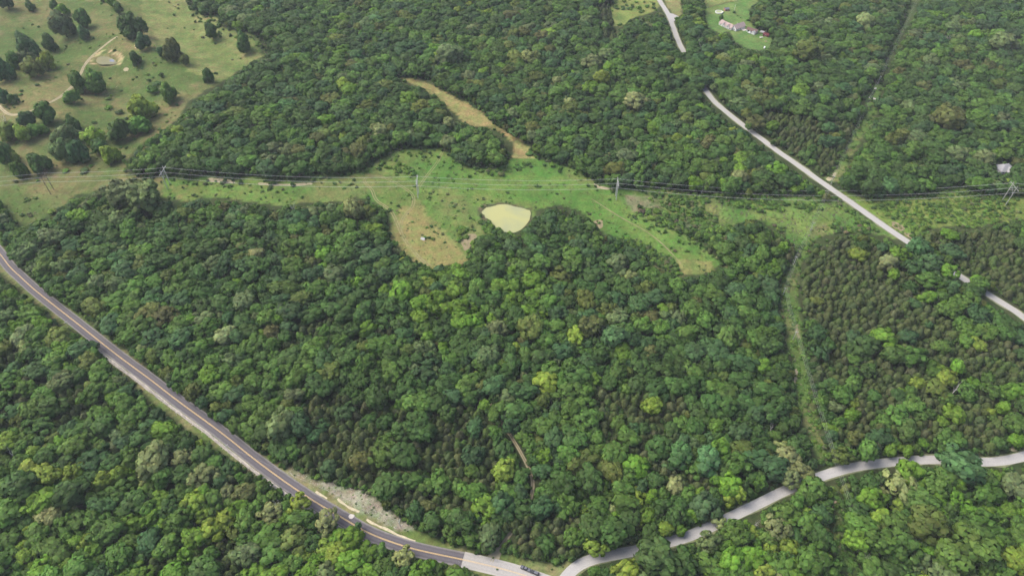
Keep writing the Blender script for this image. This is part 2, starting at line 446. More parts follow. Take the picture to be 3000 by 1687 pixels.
def ground_mat():
    m = bpy.data.materials.new('ground_cover')
    m.use_nodes = True
    nt = m.node_tree
    b = nt.nodes['Principled BSDF']
    b.inputs['Roughness'].default_value = .95
    b.inputs['Specular IOR Level'].default_value = .05
    a = nt.nodes.new('ShaderNodeAttribute'); a.attribute_name = 'cover'
    tc = nt.nodes.new('ShaderNodeTexCoord')
    cur = a.outputs['Color']
    for sc, lo, hi, det in ((.09, .76, 1.24, 4), (.45, .62, 1.38, 6), (1.5, .72, 1.28, 4)):
        n = nt.nodes.new('ShaderNodeTexNoise')
        n.inputs['Scale'].default_value = sc; n.inputs['Detail'].default_value = det; n.inputs['Roughness'].default_value = .7
        nt.links.new(tc.outputs['Object'], n.inputs['Vector'])
        mr = nt.nodes.new('ShaderNodeMapRange')
        mr.inputs['From Min'].default_value = .28; mr.inputs['From Max'].default_value = .72
        mr.inputs['To Min'].default_value = lo; mr.inputs['To Max'].default_value = hi
        nt.links.new(n.outputs[0], mr.inputs['Value'])
        mx = nt.nodes.new('ShaderNodeMix'); mx.data_type = 'RGBA'; mx.blend_type = 'MULTIPLY'; mx.inputs['Factor'].default_value = 1
        nt.links.new(cur, mx.inputs[6]); nt.links.new(mr.outputs[0], mx.inputs[7])
        cur = mx.outputs[2]
    # drifts of tawny and green tints
    n = nt.nodes.new('ShaderNodeTexNoise'); n.inputs['Scale'].default_value = .16; n.inputs['Detail'].default_value = 6
    nt.links.new(tc.outputs['Object'], n.inputs['Vector'])
    cr = nt.nodes.new('ShaderNodeValToRGB')
    cr.color_ramp.elements[0].position = .35; cr.color_ramp.elements[0].color = (.86, 1.06, .85, 1)
    cr.color_ramp.elements[1].position = .65; cr.color_ramp.elements[1].color = (1.14, .97, 1.02, 1)
    nt.links.new(n.outputs[0], cr.inputs[0])
    mx = nt.nodes.new('ShaderNodeMix'); mx.data_type = 'RGBA'; mx.blend_type = 'MULTIPLY'; mx.inputs['Factor'].default_value = 1
    nt.links.new(cur, mx.inputs[6]); nt.links.new(cr.outputs[0], mx.inputs[7])
    nt.links.new(mx.outputs[2], b.inputs['Base Color'])
    return m


M_GROUND = ground_mat()


# ------------------------------------------------------------ helpers
def tag(o, label=None, cat=None, group=None, kind=None):
    if label: o['label'] = label
    if cat: o['category'] = cat
    if group: o['group'] = group
    if kind: o['kind'] = kind
    return o


def link_mesh(name, me, parent=None):
    o = bpy.data.objects.new(name, me)
    COL.objects.link(o)
    if parent is not None:
        o.parent = parent
    return o


def empty(name, loc, rz=0.0, label=None, cat=None, group=None):
    o = bpy.data.objects.new(name, None)
    o.empty_display_size = .5
    o.location = loc
    o.rotation_euler = (0, 0, rz)
    COL.objects.link(o)
    return tag(o, label, cat, group)


class MB:
    """Collects faces; build() links them as one mesh object."""

    def __init__(self):
        self.v, self.f = [], []

    def add(self, vs, fs):
        b = len(self.v)
        self.v += [tuple(p) for p in vs]
        self.f += [tuple(i + b for i in f) for f in fs]
        return self

    def box(self, c, s, rz=0.0, taper=1.0):
        cx, cy, cz = c
        hx, hy, hz = s[0] / 2, s[1] / 2, s[2] / 2
        ca, sa = math.cos(rz), math.sin(rz)
        vs = []
        for z, k in ((-hz, 1.0), (hz, taper)):
            for x, y in ((-hx, -hy), (hx, -hy), (hx, hy), (-hx, hy)):
                x, y = x * k, y * k
                vs.append((cx + x * ca - y * sa, cy + x * sa + y * ca, cz + z))
        return self.add(vs, [(3, 2, 1, 0), (4, 5, 6, 7), (0, 1, 5, 4), (1, 2, 6, 5), (2, 3, 7, 6), (3, 0, 4, 7)])

    def tube(self, pts, radii, n=6, cap=True):
        pts = [Vector(p) for p in pts]
        if not hasattr(radii, '__len__'):
            radii = [radii] * len(pts)
        rings = []
        for i, p in enumerate(pts):
            d = (pts[min(i + 1, len(pts) - 1)] - pts[max(i - 1, 0)]).normalized()
            a = d.cross(Vector((0, 0, 1)))
            if a.length < 1e-3:
                a = Vector((1, 0, 0))
            a.normalize()
            b = d.cross(a)
            rings.append([p + (a * math.cos(t) + b * math.sin(t)) * radii[i] for t in [2 * math.pi * k / n for k in range(n)]])
        vs = [q for r in rings for q in r]
        fs = []
        for i in range(len(pts) - 1):
            for k in range(n):
                fs.append((i * n + k, i * n + (k + 1) % n, (i + 1) * n + (k + 1) % n, (i + 1) * n + k))
        if cap:
            fs.append(tuple(range(n - 1, -1, -1)))
            fs.append(tuple((len(pts) - 1) * n + k for k in range(n)))
        return self.add(vs, fs)

    def prism(self, prof, w0, w1=None, axis='y', y0=0.0):
        """Side profile in (x, z) extruded across y; w1(z) may narrow it."""
        wf = (lambda z: w0 / 2) if w1 is None else w1
        n = len(prof)
        vs = [(x, y0 - wf(z), z) for x, z in prof] + [(x, y0 + wf(z), z) for x, z in prof]
        fs = [tuple(range(n)), tuple(range(2 * n - 1, n - 1, -1))]
        for i in range(n):
            j = (i + 1) % n
            fs.append((j, i, n + i, n + j))
        return self.add(vs, fs)

    def build(self, name, m, parent=None, smooth=False):
        me = bpy.data.meshes.new(name)
        me.from_pydata(self.v, [], self.f)
        me.update()
        me.materials.append(m)
        if smooth:
            me.polygons.foreach_set('use_smooth', [True] * len(me.polygons))
        return link_mesh(name, me, parent)


def resample(px_pts, step=3.0, world=False):
    """Photo polyline -> evenly spaced ground points on a smooth curve."""
    P = [Vector(p) for p in px_pts] if world else [ground(*p) for p in px_pts]
    P = [Vector((p.x, p.y)) for p in P]
    out = []
    for i in range(len(P) - 1):
        p0 = P[max(i - 1, 0)]; p1 = P[i]; p2 = P[i + 1]; p3 = P[min(i + 2, len(P) - 1)]
        n = max(2, int((p2 - p1).length / step))
        for k in range(n):
            t = k / n
            out.append(.5 * ((2 * p1) + (p2 - p0) * t + (2 * p0 - 5 * p1 + 4 * p2 - p3) * t * t + (3 * p1 - p0 - 3 * p2 + p3) * t ** 3))
    out.append(P[-1])
    A = np.array([(p.x, p.y) for p in out])
    for _ in range(3):
        A[1:-1] = (A[:-2] + 2 * A[1:-1] + A[2:]) / 4
    return A


def ribbon(name, A, width, zoff, m, off=0.0, cols=5, wob=0.0, kind='structure', parent=None, seed=3):
    T = np.gradient(A, axis=0)
    T /= np.linalg.norm(T, axis=1)[:, None] + 1e-9
    N = np.stack([-T[:, 1], T[:, 0]], 1)
    n = len(A)
    wid = np.broadcast_to(np.asarray(width, float), (n,)).copy()
    s = np.arange(n) * 3.0
    vs, ac = [], []
    lo = wid * (1 + wob * (vnoise(s, s * 0, 7, seed) - .5) * 2)
    hi = wid * (1 + wob * (vnoise(s, s * 0, 7, seed + 5) - .5) * 2)
    for c in range(cols):
        t = -1 + 2 * c / (cols - 1)
        o = off + np.where(t < 0, t * lo / 2, t * hi / 2)
        xy = A + N * o[:, None]
        vs.append(np.column_stack([xy, hgt(xy[:, 0], xy[:, 1]) + zoff]))
        ac.append(np.full(n, t))
    V = np.stack(vs, 1).reshape(-1, 3)
    AC = np.stack(ac, 1).reshape(-1)
    F = []
    for i in range(n - 1):
        for c in range(cols - 1):
            a = i * cols + c
            F.append((a, a + 1, a + cols + 1, a + cols))
    me = bpy.data.meshes.new(name)
    me.from_pydata(V.tolist(), [], F)
    me.update()
    if len(me.polygons) and me.polygons[0].normal.z < 0:
        me.flip_normals()
    at = me.attributes.new('across', 'FLOAT', 'POINT')
    at.data.foreach_set('value', AC.astype(np.float32))
    me.materials.append(m)
    o = link_mesh(name, me, parent)
    if kind:
        o['kind'] = kind
    return o


def sheet(name, px_poly, zoff, m, z=None, kind='structure', sub=True):
    """Flat patch on the ground from a photo outline."""
    P = [ground(*p) for p in px_poly]
    pts = []
    n = len(P)
    for i in range(n):
        p0, p1, p2, p3 = P[i - 1], P[i], P[(i + 1) % n], P[(i + 2) % n]
        for k in range(4):
            t = k / 4
            q = .5 * ((2 * p1) + (p2 - p0) * t + (2 * p0 - 5 * p1 + 4 * p2 - p3) * t * t + (3 * p1 - p0 - 3 * p2 + p3) * t ** 3)
            w = (.5 if z is not None else 2.4) * (vnoise(q.x, q.y, 3.0, 4) - .5)
            pts.append((q.x + w, q.y + w))
    c = np.mean(np.array(pts), 0)
    vs, fs = [], []
    for r in (1.0, .66, .33):
        for x, y in pts:
            X, Y = c[0] + (x - c[0]) * r, c[1] + (y - c[1]) * r
            vs.append((X, Y, (float(hgt(X, Y)) + zoff) if z is None else z))
    k = len(pts)
    for r in range(2):
        for i in range(k):
            j = (i + 1) % k
            fs.append((r * k + i, r * k + j, (r + 1) * k + j, (r + 1) * k + i))
    vs.append((c[0], c[1], (float(hgt(*c)) + zoff) if z is None else z))
    for i in range(k):
        fs.append((2 * k + i, 2 * k + (i + 1) % k, 3 * k))
    me = bpy.data.meshes.new(name)
    me.from_pydata(vs, [], fs)
    me.update()
    if me.polygons[0].normal.z < 0:
        me.flip_normals()
    me.materials.append(m)
    o = link_mesh(name, me)
    o['kind'] = kind
    return o


# ------------------------------------------------------------ ground
def build_ground():
    def axis(a, b, st, far):
        core = list(np.arange(a, b + st, st))
        lo, hi, d = [], [], st
        x = a; y = core[-1]
        while y < far:
            d *= 1.6
            x -= d; y += d
            lo.insert(0, x); hi.append(y)
        return np.array(lo + core + hi)
    xs = axis(-800, 800, 3.2, 12000)
    ys = axis(60, 1060, 2.6, 12000)
    X, Y = np.meshgrid(xs, ys)
    Z = hgt(X, Y)
    px, py, _ = project(X, Y, Z)
    front = Y > 40
    px = np.where(front, px, -9999); py = np.where(front, py, 9999)
    jx = (fbm(X, Y, 14, 31, 3) - .5) * 26
    jy = (fbm(X, Y, 14, 37, 3) - .5) * 16
    qx, qy = px + jx, py + jy
    n1, n2, n3 = fbm(X, Y, 60, 1), fbm(X, Y, 22, 5), fbm(X, Y, 9, 9)
    C = np.empty(X.shape + (3,))
    C[:] = (.052, .064, .030)
    C *= (.7 + .6 * n2)[..., None]

    def mixc(a, b, t):
        t = np.clip(t, 0, 1)[..., None]
        return np.array(a) * (1 - t) + np.array(b) * t

    def put(mask, col):
        C[mask] = col[mask]
    sm = lambda v, a, b: np.clip((v - a) / (b - a), 0, 1)
    # tawny, partly green pasture
    st = fbm(X * .5 + Y * .86, (Y * .5 - X * .86) * .28, 26, 47, 4)
    past = mixc((.108, .146, .050), (.205, .184, .088), sm(.5 * n1 + .5 * st, .42, .58))
    past = past + (np.array((.265, .205, .125)) - past) * (sm(n2, .55, .72) * sm(n1, .42, .6))[..., None] * .7
    past *= .86
    past = past + (np.array((.085, .125, .040)) - past) * sm(n3 * .5 + n2 * .5, .58, .7)[..., None] * .55
    put(inpoly(qx, qy, PASTURE), past)
    east = inpoly(qx, qy, DD((330, -150), (480, -150), (560, 40), (670, 140), (560, 210), (470, 180), (400, 110), (360, 40)))
    put(east & inpoly(qx, qy, PASTURE), mixc((.135, .165, .060), (.225, .215, .095), sm(.5 * n2 + .5 * st, .40, .60)))
    # green meadow under the transmission line
    mead = mixc((.088, .160, .042), (.140, .190, .056), sm(n2, .36, .62))
    mead = mead + (np.array((.20, .19, .085)) - mead) * sm(n1, .52, .68)[..., None] * .55
    mead = mead * (.82 + .36 * n3)[..., None]
    tan = mixc((.235, .205, .090), (.170, .185, .070), sm(n2, .48, .68))
    for p in (CORRIDOR, SCRUB_L, SCRUB_R):
        put(inpoly(qx, qy, p), mead)
    lime = mixc((.13, .20, .045), (.185, .215, .065), sm(n2, .4, .6))
    put(inpoly(qx, qy, SCRUB_R), lime)
    put(inpoly(qx, qy, DD((1100, 375), (1330, 400), (1550, 500), (1850, 690), (1700, 690), (1500, 560), (1340, 520), (1120, 470), (1060, 420))) & inpoly(qx, qy, CORRIDOR),
        mixc((.088, .168, .040), (.130, .195, .052), sm(n2, .36, .62)))
    put(inpoly(qx, qy, DD((975, 590), (1000, 510), (1055, 500), (1070, 540), (1100, 560), (1150, 610), (1180, 660), (1080, 680), (1000, 630))), tan)
    put(inpoly(qx, qy, DD((1700, 650), (1790, 655), (1790, 690), (1715, 695))), tan)
    put(inpoly(qx, qy, DD((900, 430), (990, 440), (1050, 470), (1040, 520), (990, 520), (930, 470))), mixc((.19, .185, .075), (.12, .165, .05), sm(n2, .42, .6)))
    put(inpoly(qx, qy, TAN_STRIP), mixc((.285, .225, .110), (.20, .195, .080), sm(n2, .5, .68)))
    put(inpoly(qx, qy, DD((1560, 490), (1680, 500), (1660, 560), (1590, 525))), mixc((.20, .185, .12), (.12, .15, .06), sm(n3, .4, .6)))
    put(inpoly(qx, qy, DD((430, 470), (520, 470), (500, 510), (440, 500))), mixc((.20, .19, .08), (.14, .175, .055), sm(n2, .4, .6)))
    # cut under the pole line, roadside verges, lawn and fields
    cut = mixc((.100, .155, .044), (.170, .170, .075), sm(n2, .48, .66))
    for p in (CUT, CUT_LOW, CUT_MID, GAP):
        put(inpoly(qx, qy, p), cut)
    put(inpoly(qx, qy, CUT_TOP), mixc((.07, .10, .04), (.09, .12, .05), n2))
    verge = mixc((.125, .160, .055), (.215, .195, .105), sm(n2, .42, .62))
    put(inpoly(qx, qy, VERGE), verge)
    gs = mixc((.24, .215, .18), (.33, .30, .26), sm(n3, .35, .65))
    gs = gs + (np.array((.20, .18, .11)) - gs) * sm(n2, .56, .7)[..., None] * .7
    put(inpoly(px + jx * .5, py + jy * .5, GRAVEL_SLOPE), gs)
    lx, ly = px + jx * .3, py + jy * .3
    put(inpoly(lx, ly, LAWN), mixc((.110, .185, .060), (.155, .205, .075), sm(n2, .38, .6)))
    put(inpoly(lx, ly, [(2040, -60), (2160, -60), (2165, 0), (2072, 24), (2060, 10)]), mixc((.25, .24, .10), (.19, .21, .085), sm(n2, .4, .6)))
    put(inpoly(lx, ly, FIELD_TOP), mixc((.20, .215, .075), (.12, .165, .055), sm(n2, .42, .6)))
    put(inpoly(lx, ly, DRIVE_STRIP), mixc((.26, .23, .12), (.17, .18, .08), n2))
    # dark wet rim of the pond and pale clay round the small pond
    pr = (dist_line(px, py, POND + POND[:1]) < 7 + 5 * (px < 1430)) & (py < 660)
    put(pr, mixc((.085, .080, .055), (.13, .12, .07), n3))
    d2 = dist_line(px, py, SMALL_POND + SMALL_POND[:1])
    put((d2 < 17) & ~inpoly(px, py, SMALL_POND) & (py < 190) & (n3 > .46), mixc((.50, .39, .25), (.33, .27, .16), n3))
    put((d2 < 5), mixc((.17, .15, .075), (.20, .18, .09), n3))
    C *= np.array((.72, .78, .68))
    # dip under the two ponds so their water lies in it
    dip = np.zeros(X.shape)
    for poly in (POND, SMALL_POND):
        ins = inpoly(px, py, poly)
        dd = dist_line(px, py, poly + poly[:1])
        dip = np.where(ins, np.clip(dd / 4 + .35, 0, 1.4), dip)
    Z = Z - dip
    V = np.column_stack([X.ravel(), Y.ravel(), Z.ravel()])
    ny, nx = X.shape
    i = (np.arange(ny - 1)[:, None] * nx + np.arange(nx - 1)[None, :]).ravel()
    F = np.column_stack([i, i + 1, i + nx + 1, i + nx])
    me = bpy.data.meshes.new('ground')
    me.vertices.add(len(V)); me.vertices.foreach_set('co', V.ravel())
    me.loops.add(F.size); me.loops.foreach_set('vertex_index', F.ravel())
    me.polygons.add(len(F)); me.polygons.foreach_set('loop_start', np.arange(len(F)) * 4)
    me.polygons.foreach_set('use_smooth', np.ones(len(F), bool))
    me.update(calc_edges=True)
    a = me.attributes.new('cover', 'FLOAT_COLOR', 'POINT')
    a.data.foreach_set('color', np.column_stack([C.reshape(-1, 3), np.ones(len(V))]).astype(np.float32).ravel())
    me.materials.append(M_GROUND)
    o = link_mesh('ground', me)
    o['kind'] = 'structure'
    return o


build_ground()

# ------------------------------------------------------------ haze: thin even air between the camera and the far woods
def build_haze(dens):
    me = bpy.data.meshes.new('haze')
    x, y0, y1, z0, z1 = 13500, -13500, 13500, -14, 430
    me.from_pydata([(-x, y0, z0), (x, y0, z0), (x, y1, z0), (-x, y1, z0), (-x, y0, z1), (x, y0, z1), (x, y1, z1), (-x, y1, z1)], [],
                   [(3, 2, 1, 0), (4, 5, 6, 7), (0, 1, 5, 4), (1, 2, 6, 5), (2, 3, 7, 6), (3, 0, 4, 7)])
    m = bpy.data.materials.new('haze'); m.use_nodes = True
    nt = m.node_tree; nt.nodes.remove(nt.nodes['Principled BSDF'])
    v = nt.nodes.new('ShaderNodeVolumePrincipled')
    v.inputs['Color'].default_value = (.86, .93, 1.0, 1)
    v.inputs['Density'].default_value = dens
    nt.links.new(v.outputs[0], nt.nodes['Material Output'].inputs['Volume'])
    me.materials.append(m)
    tag(link_mesh('haze', me), None, None, None, 'stuff')


build_haze(HAZE)

# ------------------------------------------------------------ roads, tracks, ponds
A_DARK = resample(DARK_ROAD)
ribbon('road', A_DARK, 8.6, .06, M_ASPHALT, cols=9)
A_PALE = resample(PALE_ROAD)
ribbon('old_road', A_PALE, 9.2, .06, M_OLDROAD, cols=9)
A_LANE = resample(LANE)
ribbon('lane_shoulder', A_LANE, 7.6, .03, mat('lane_edge_gravel', (.15, .165, .085), .95, .05, noise=(.5, .55, 1.3)), cols=5, wob=.25, seed=41)
ribbon('lane', A_LANE, 6.2, .055, M_LANE, cols=7, wob=.02)
A_UP = resample(UP_ROAD)
ribbon('upper_road_shoulder', A_UP, 7.8, .03, mat('upper_edge_gravel', (.17, .18, .10), .95, .05, noise=(.5, .55, 1.3)), cols=5, wob=.25, seed=43)
ribbon('upper_road', A_UP, 6.0, .06, M_UPROAD, cols=7, wob=.04)
for s in (-.23, .23):
    ribbon('road_marking', A_DARK, .22, .075, M_LINE, off=s, cols=2)
    ribbon('road_marking', A_PALE[: len(A_PALE) * 2 // 3], .18, .075, M_LINEW, off=s, cols=2)
# apron where the side drive meets the upper road
sheet('drive_apron', [(1957, 44), (1966, 40), (1988, 49), (1984, 56), (1976, 62), (1972, 70), (1964, 60)], .075, M_UPROAD)
sheet('gravel_drive', [(2520 + x / 12.07, 200 + y / 12.07) for x, y in ((270, 985), (330, 985), (575, 1065), (580, 1115), (520, 1110), (290, 1035))], .08, M_CONC)
A_PT = resample(PASTURE_TRACK)
for s in (-.85, .85):
    ribbon('pasture_track', A_PT, 1.1, .05, M_DIRTP, off=s, cols=2, wob=.35)
ribbon('pasture_track_verge', A_PT, 3.4, .035, M_DIRT, cols=3, wob=.3)
A_FT = resample(FOREST_TRACK)
wft = np.interp(np.arange(len(A_FT)), [0, len(A_FT) * .8, len(A_FT) - 1], [1.7, 2.6, 8])
ribbon('forest_track', A_FT, wft, .05, M_DIRT, cols=4, wob=.15)
ribbon('track_spur', A_FT[-int(len(A_FT) * .16):], np.linspace(3.2, 8.0, int(len(A_FT) * .16)), .058, M_DIRTP, cols=4, wob=.15)
for s in (-.8, .8):
    ribbon('forest_rut', A_FT, .5, .065, M_DIRTP, off=s*.8, cols=2, wob=.3)
for k, (pts, w) in enumerate(((MT1, .75), (MT2, .6), (MT3, .6))):
    A = resample(pts)
    for s in (-.95, .95):
        ribbon('meadow_rut', A, w, .05, M_RUT, off=s, cols=2, wob=.5, seed=11 + k)
ribbon('meadow_trail', resample(MT4), .9, .05, M_DIRT, cols=2, wob=.6, seed=23)
# bare soil along the corridor, at the pole line and at the roadside
BARE = [([(605, 524), (640, 521), (668, 526), (690, 533), (680, 539), (640, 535), (610, 531)], M_DIRTP), ([(760, 536), (830, 539), (910, 536), (905, 542), (820, 545), (765, 541)], M_DIRTP),
        ([(2420, 525), (2436, 512), (2450, 505), (2447, 516), (2432, 530)], M_DIRTP), ([(2612, 650), (2632, 655), (2650, 668), (2640, 678), (2618, 664)], M_DIRT),
        ([(2648, 682), (2668, 684), (2684, 696), (2676, 702), (2655, 694)], M_DIRT), ([(2331, 958), (2337, 950), (2341, 975), (2343, 992), (2336, 988)], M_DIRT),
        ([(2328, 1085), (2337, 1080), (2338, 1100), (2330, 1120), (2325, 1112)], M_DIRTP), ([(1737, 540), (1760, 543), (1790, 554), (1770, 556), (1745, 549)], M_DIRTP),
        ([(1360, 690), (1385, 684), (1395, 700), (1380, 722), (1362, 735), (1352, 712)], M_DIRT), ([(1738, 648), (1760, 645), (1768, 662), (1752, 672), (1742, 664)], M_DIRT),
        ([(2420, 1478), (2450, 1464), (2446, 1482), (2412, 1500), (2400, 1496)], M_PINK), ([(2965, 1308), (2985, 1300), (2990, 1312), (2970, 1322), (2955, 1322)], M_DIRTP),
        ([(395, 133), (402, 131), (401, 141), (394, 139)], M_PINK), ([(362, 202), (374, 199), (376, 208), (364, 211)], M_DIRTP)]
for poly, m in BARE:
    sheet('bare_soil', poly, .045, m)
A_RAP = A_DARK[(A_DARK[:, 1] < ground(285, 1005).y) & (A_DARK[:, 1] > ground(1060, 1575).y)]
ribbon('gravel_shoulder', A_RAP, 1.9, .05, M_GRAVEL, off=-5.6, cols=4, wob=.35)
# washed out gully lines below the stony slope
for pts in (ZZ(750, 1265, (820, 670), (880, 720), (960, 770), (1040, 800)), ZZ(750, 1265, (600, 600), (660, 635), (715, 668)), ZZ(750, 1265, (1110, 880), (1170, 915), (1260, 955), (1340, 985), (1420, 1030), (1500, 1065), (1600, 1100))):
    ribbon('gully', resample(pts, 1.5), 1.1, .05, mat('clay_gully', (.46, .41, .28), .95, .05, noise=(.8, .6, 1.2)), cols=3, wob=.8)
gz = lambda p: float(np.mean([ground(*q).z for q in p]))
sheet('pond_water', POND, 0, M_POND, z=gz(POND) - .12)
sheet('small_pond_water', SMALL_POND, 0, M_POND2, z=gz(SMALL_POND) - .12)
sheet('open_water', [(322, 174), (330, 173), (335, 178), (331, 182), (322, 181)], 0, mat('open_water', (.11, .13, .17), .15, .5), z=gz(SMALL_POND) - .09)
M_PAD = M_CONC

# ------------------------------------------------------------ foliage shapes
def finish(name, V, F, N, LV, m, trunk=None):
    """Quads with shading normals and a leaf colour factor; trunk adds bark faces."""
    me = bpy.data.meshes.new(name)
    nv = len(V)
    vs = V.tolist(); fs = [tuple(f) for f in F]
    nl = len(fs)
    lv = np.repeat(LV[:, None], 3, 1) if LV.ndim == 1 else LV
    nr = N
    if trunk is not None:
        vs += trunk.v
        fs += [tuple(i + nv for i in f) for f in trunk.f]
        nr = np.vstack([N, np.zeros((len(trunk.v), 3))])
        lv = np.vstack([lv, np.ones((len(trunk.f), 3))])
    me.from_pydata(vs, [], fs)
    me.update()
    me.materials.append(m)
    if trunk is not None:
        me.materials.append(M_BARK)
        me.polygons.foreach_set('material_index', [0] * nl + [1] * (len(fs) - nl))
    a = me.attributes.new('leafvar', 'FLOAT_VECTOR', 'FACE')
    a.data.foreach_set('vector', lv.astype(np.float32).ravel())
    me.polygons.foreach_set('use_smooth', [True] * len(fs))
    me.normals_split_custom_set_from_vertices(nr.tolist())
    return me


def unit(a):
    return a / (np.linalg.norm(a, axis=-1, keepdims=True) + 1e-9)


def leaf_quads(P, Nrm, Sh, size, g):
    n = len(P)
    t = unit(np.cross(Nrm, unit(g.normal(size=(n, 3)))))
    b = np.cross(Nrm, t)
    s = (size * g.uniform(.65, 1.35, n))[:, None]
    e = g.uniform(.6, 1.0, n)[:, None]
    q = np.stack([P - t * s - b * s * e, P + t * s * e - b * s, P + t * s + b * s * e, P - t * s * e + b * s], 1)
    q += (Nrm * 0)[:, None, :]
    V = q.reshape(-1, 3)
    F = np.arange(4 * n).reshape(n, 4)
    return V, F, np.repeat(Sh, 4, 0)


def ico_core(c, r, g):
    me = bpy.data.meshes.new('tmp')
    import bmesh
    bm = bmesh.new()
    bmesh.ops.create_icosphere(bm, subdivisions=2, radius=1)
    V = np.array([v.co[:] for v in bm.verts]); F = [[v.index for v in f.verts] for f in bm.faces]
    bm.free(); bpy.data.meshes.remove(me)
    return V * np.array(r) * g.uniform(.88, 1.08, (len(V), 1)) + np.array(c), np.array(F), unit(V)


def broad_crown(seed, nl, per, rl, shell, zs, zc, size, low=-.5, jit=.12):
    g = np.random.default_rng(seed)
    k = np.arange(nl * 2) + .5
    ph = np.arccos(1 - 2 * k / (nl * 2)); th = math.pi * (1 + 5 ** .5) * k
    d = np.column_stack([np.cos(th) * np.sin(ph), np.sin(th) * np.sin(ph), np.cos(ph)])
    d = d[d[:, 2] > low]
    d = unit(d + g.normal(size=d.shape) * jit)
    Vs, Fs, Ns, Ls = [], [], [], []
    base = 0
    for dd in d:
        r = rl * g.uniform(.6, 1.42)
        c = dd * shell * g.uniform(.68, 1.26) * (1 + .16 * math.sin(2 * math.atan2(dd[1], dd[0]) + seed))
        n = int(per * 1.35 * (r / rl) ** 1.5)
        u = unit(g.normal(size=(n * 3, 3)))
        u = u[(u @ dd) > -.25][:n]
        n = len(u)
        P = c + u * r * g.uniform(.72, 1.06, (n, 1))
        Nr = unit(u * .8 + g.normal(size=(n, 3)) * .22)
        Sh = unit(u * .9 + dd * .35 + np.array((0, 0, .12)) + g.normal(size=(n, 3)) * .09)
        V, F, N = leaf_quads(P, Nr, Sh, size, g)
        Vs.append(V); Fs.append(F + base); Ns.append(N)
        lt = g.uniform(.82, 1.2)
        f = lt * g.uniform(.68, 1.34, (n, 1)) * np.array((1, 1, 1)) * (1 + g.normal(size=(n, 3)) * np.array((.06, .03, .06)))
        Ls.append(f)
        base += len(V)
    V = np.vstack(Vs); V[:, 2] = V[:, 2] * zs + zc
    N = np.vstack(Ns); N[:, 2] /= max(zs, .3) ** .5; N = unit(N)
    return V, np.vstack(Fs), N, np.vstack(Ls)


def add_core(V, F, N, L, c, r, g, shade=.9):
    cv, cf, cn = ico_core(c, r, g)
    fs = [tuple(f) for f in F] + [tuple(int(i) + len(V) for i in f) for f in cf]
    return np.vstack([V, cv]), fs, np.vstack([N, cn]), np.vstack([L, np.full((len(cf), 3), shade)])


def trunk_mb(h, r, g, limbs=4, lr=.55):
    b = MB()
    b.tube([(0, 0, -.15), (g.uniform(-.03, .03), g.uniform(-.03, .03), h * .5), (g.uniform(-.06, .06), g.uniform(-.06, .06), h)], [r * 1.25, r, r * .5], 6)
    for i in range(limbs):
        a = 2 * math.pi * i / limbs + g.uniform(-.4, .4)
        z0 = h * g.uniform(.45, .75)
        b.tube([(0, 0, z0), (math.cos(a) * lr * .5, math.sin(a) * lr * .5, z0 + .22), (math.cos(a) * lr, math.sin(a) * lr, z0 + .5)], [r * .55, r * .4, r * .2], 5)
    return b


BROAD = []       # (crown mesh, trunk mesh builder, joined mesh, style name)
SPEC = [(21, 15, 46, .37, .66, .92, 1.22, .105, 'round'), (22, 20, 36, .33, .68, .90, 1.2, .10, 'round'), (23, 26, 30, .29, .72, .92, 1.22, .098, 'round'),
        (24, 18, 40, .35, .70, .76, 1.12, .105, 'broad'), (25, 24, 32, .30, .76, .74, 1.1, .10, 'broad'), (26, 13, 44, .36, .74, .86, 1.2, .105, 'lobed'),
        (27, 11, 48, .38, .80, .88, 1.22, .11, 'lobed'), (28, 17, 36, .32, .66, 1.08, 1.50, .10, 'tall'), (29, 21, 32, .30, .64, 1.18, 1.55, .10, 'tall'),
        (30, 15, 30, .26, .84, .80, 1.32, .095, 'ragged'), (31, 19, 26, .24, .86, .74, 1.30, .09, 'ragged'), (32, 30, 26, .27, .73, .86, 1.34, .095, 'round')]
for sd, nl, per, rl, sh, zs, zc, sz, style in SPEC:
    g = np.random.default_rng(sd + 100)
    V, F, N, L = broad_crown(sd, nl, per, rl, sh, zs, zc, sz, jit=.16 if style != 'ragged' else .26)
    k = .60 if style != 'ragged' else .48
    V, F, N, L = add_core(V, F, N, L, (0, 0, zc - .08), (k, k, k * zs), g)
    tr = trunk_mb(1.05, .062, g)
    crown = finish('crown', V, F, N, L, M_LEAF)
    joined = finish('broadleaf', V, F, N, L, M_LEAF, tr)
    tm = bpy.data.meshes.new('trunk')
    tm.from_pydata(tr.v, [], tr.f); tm.update(); tm.materials.append(M_BARK)
    BROAD.append((crown, tm, joined, style))


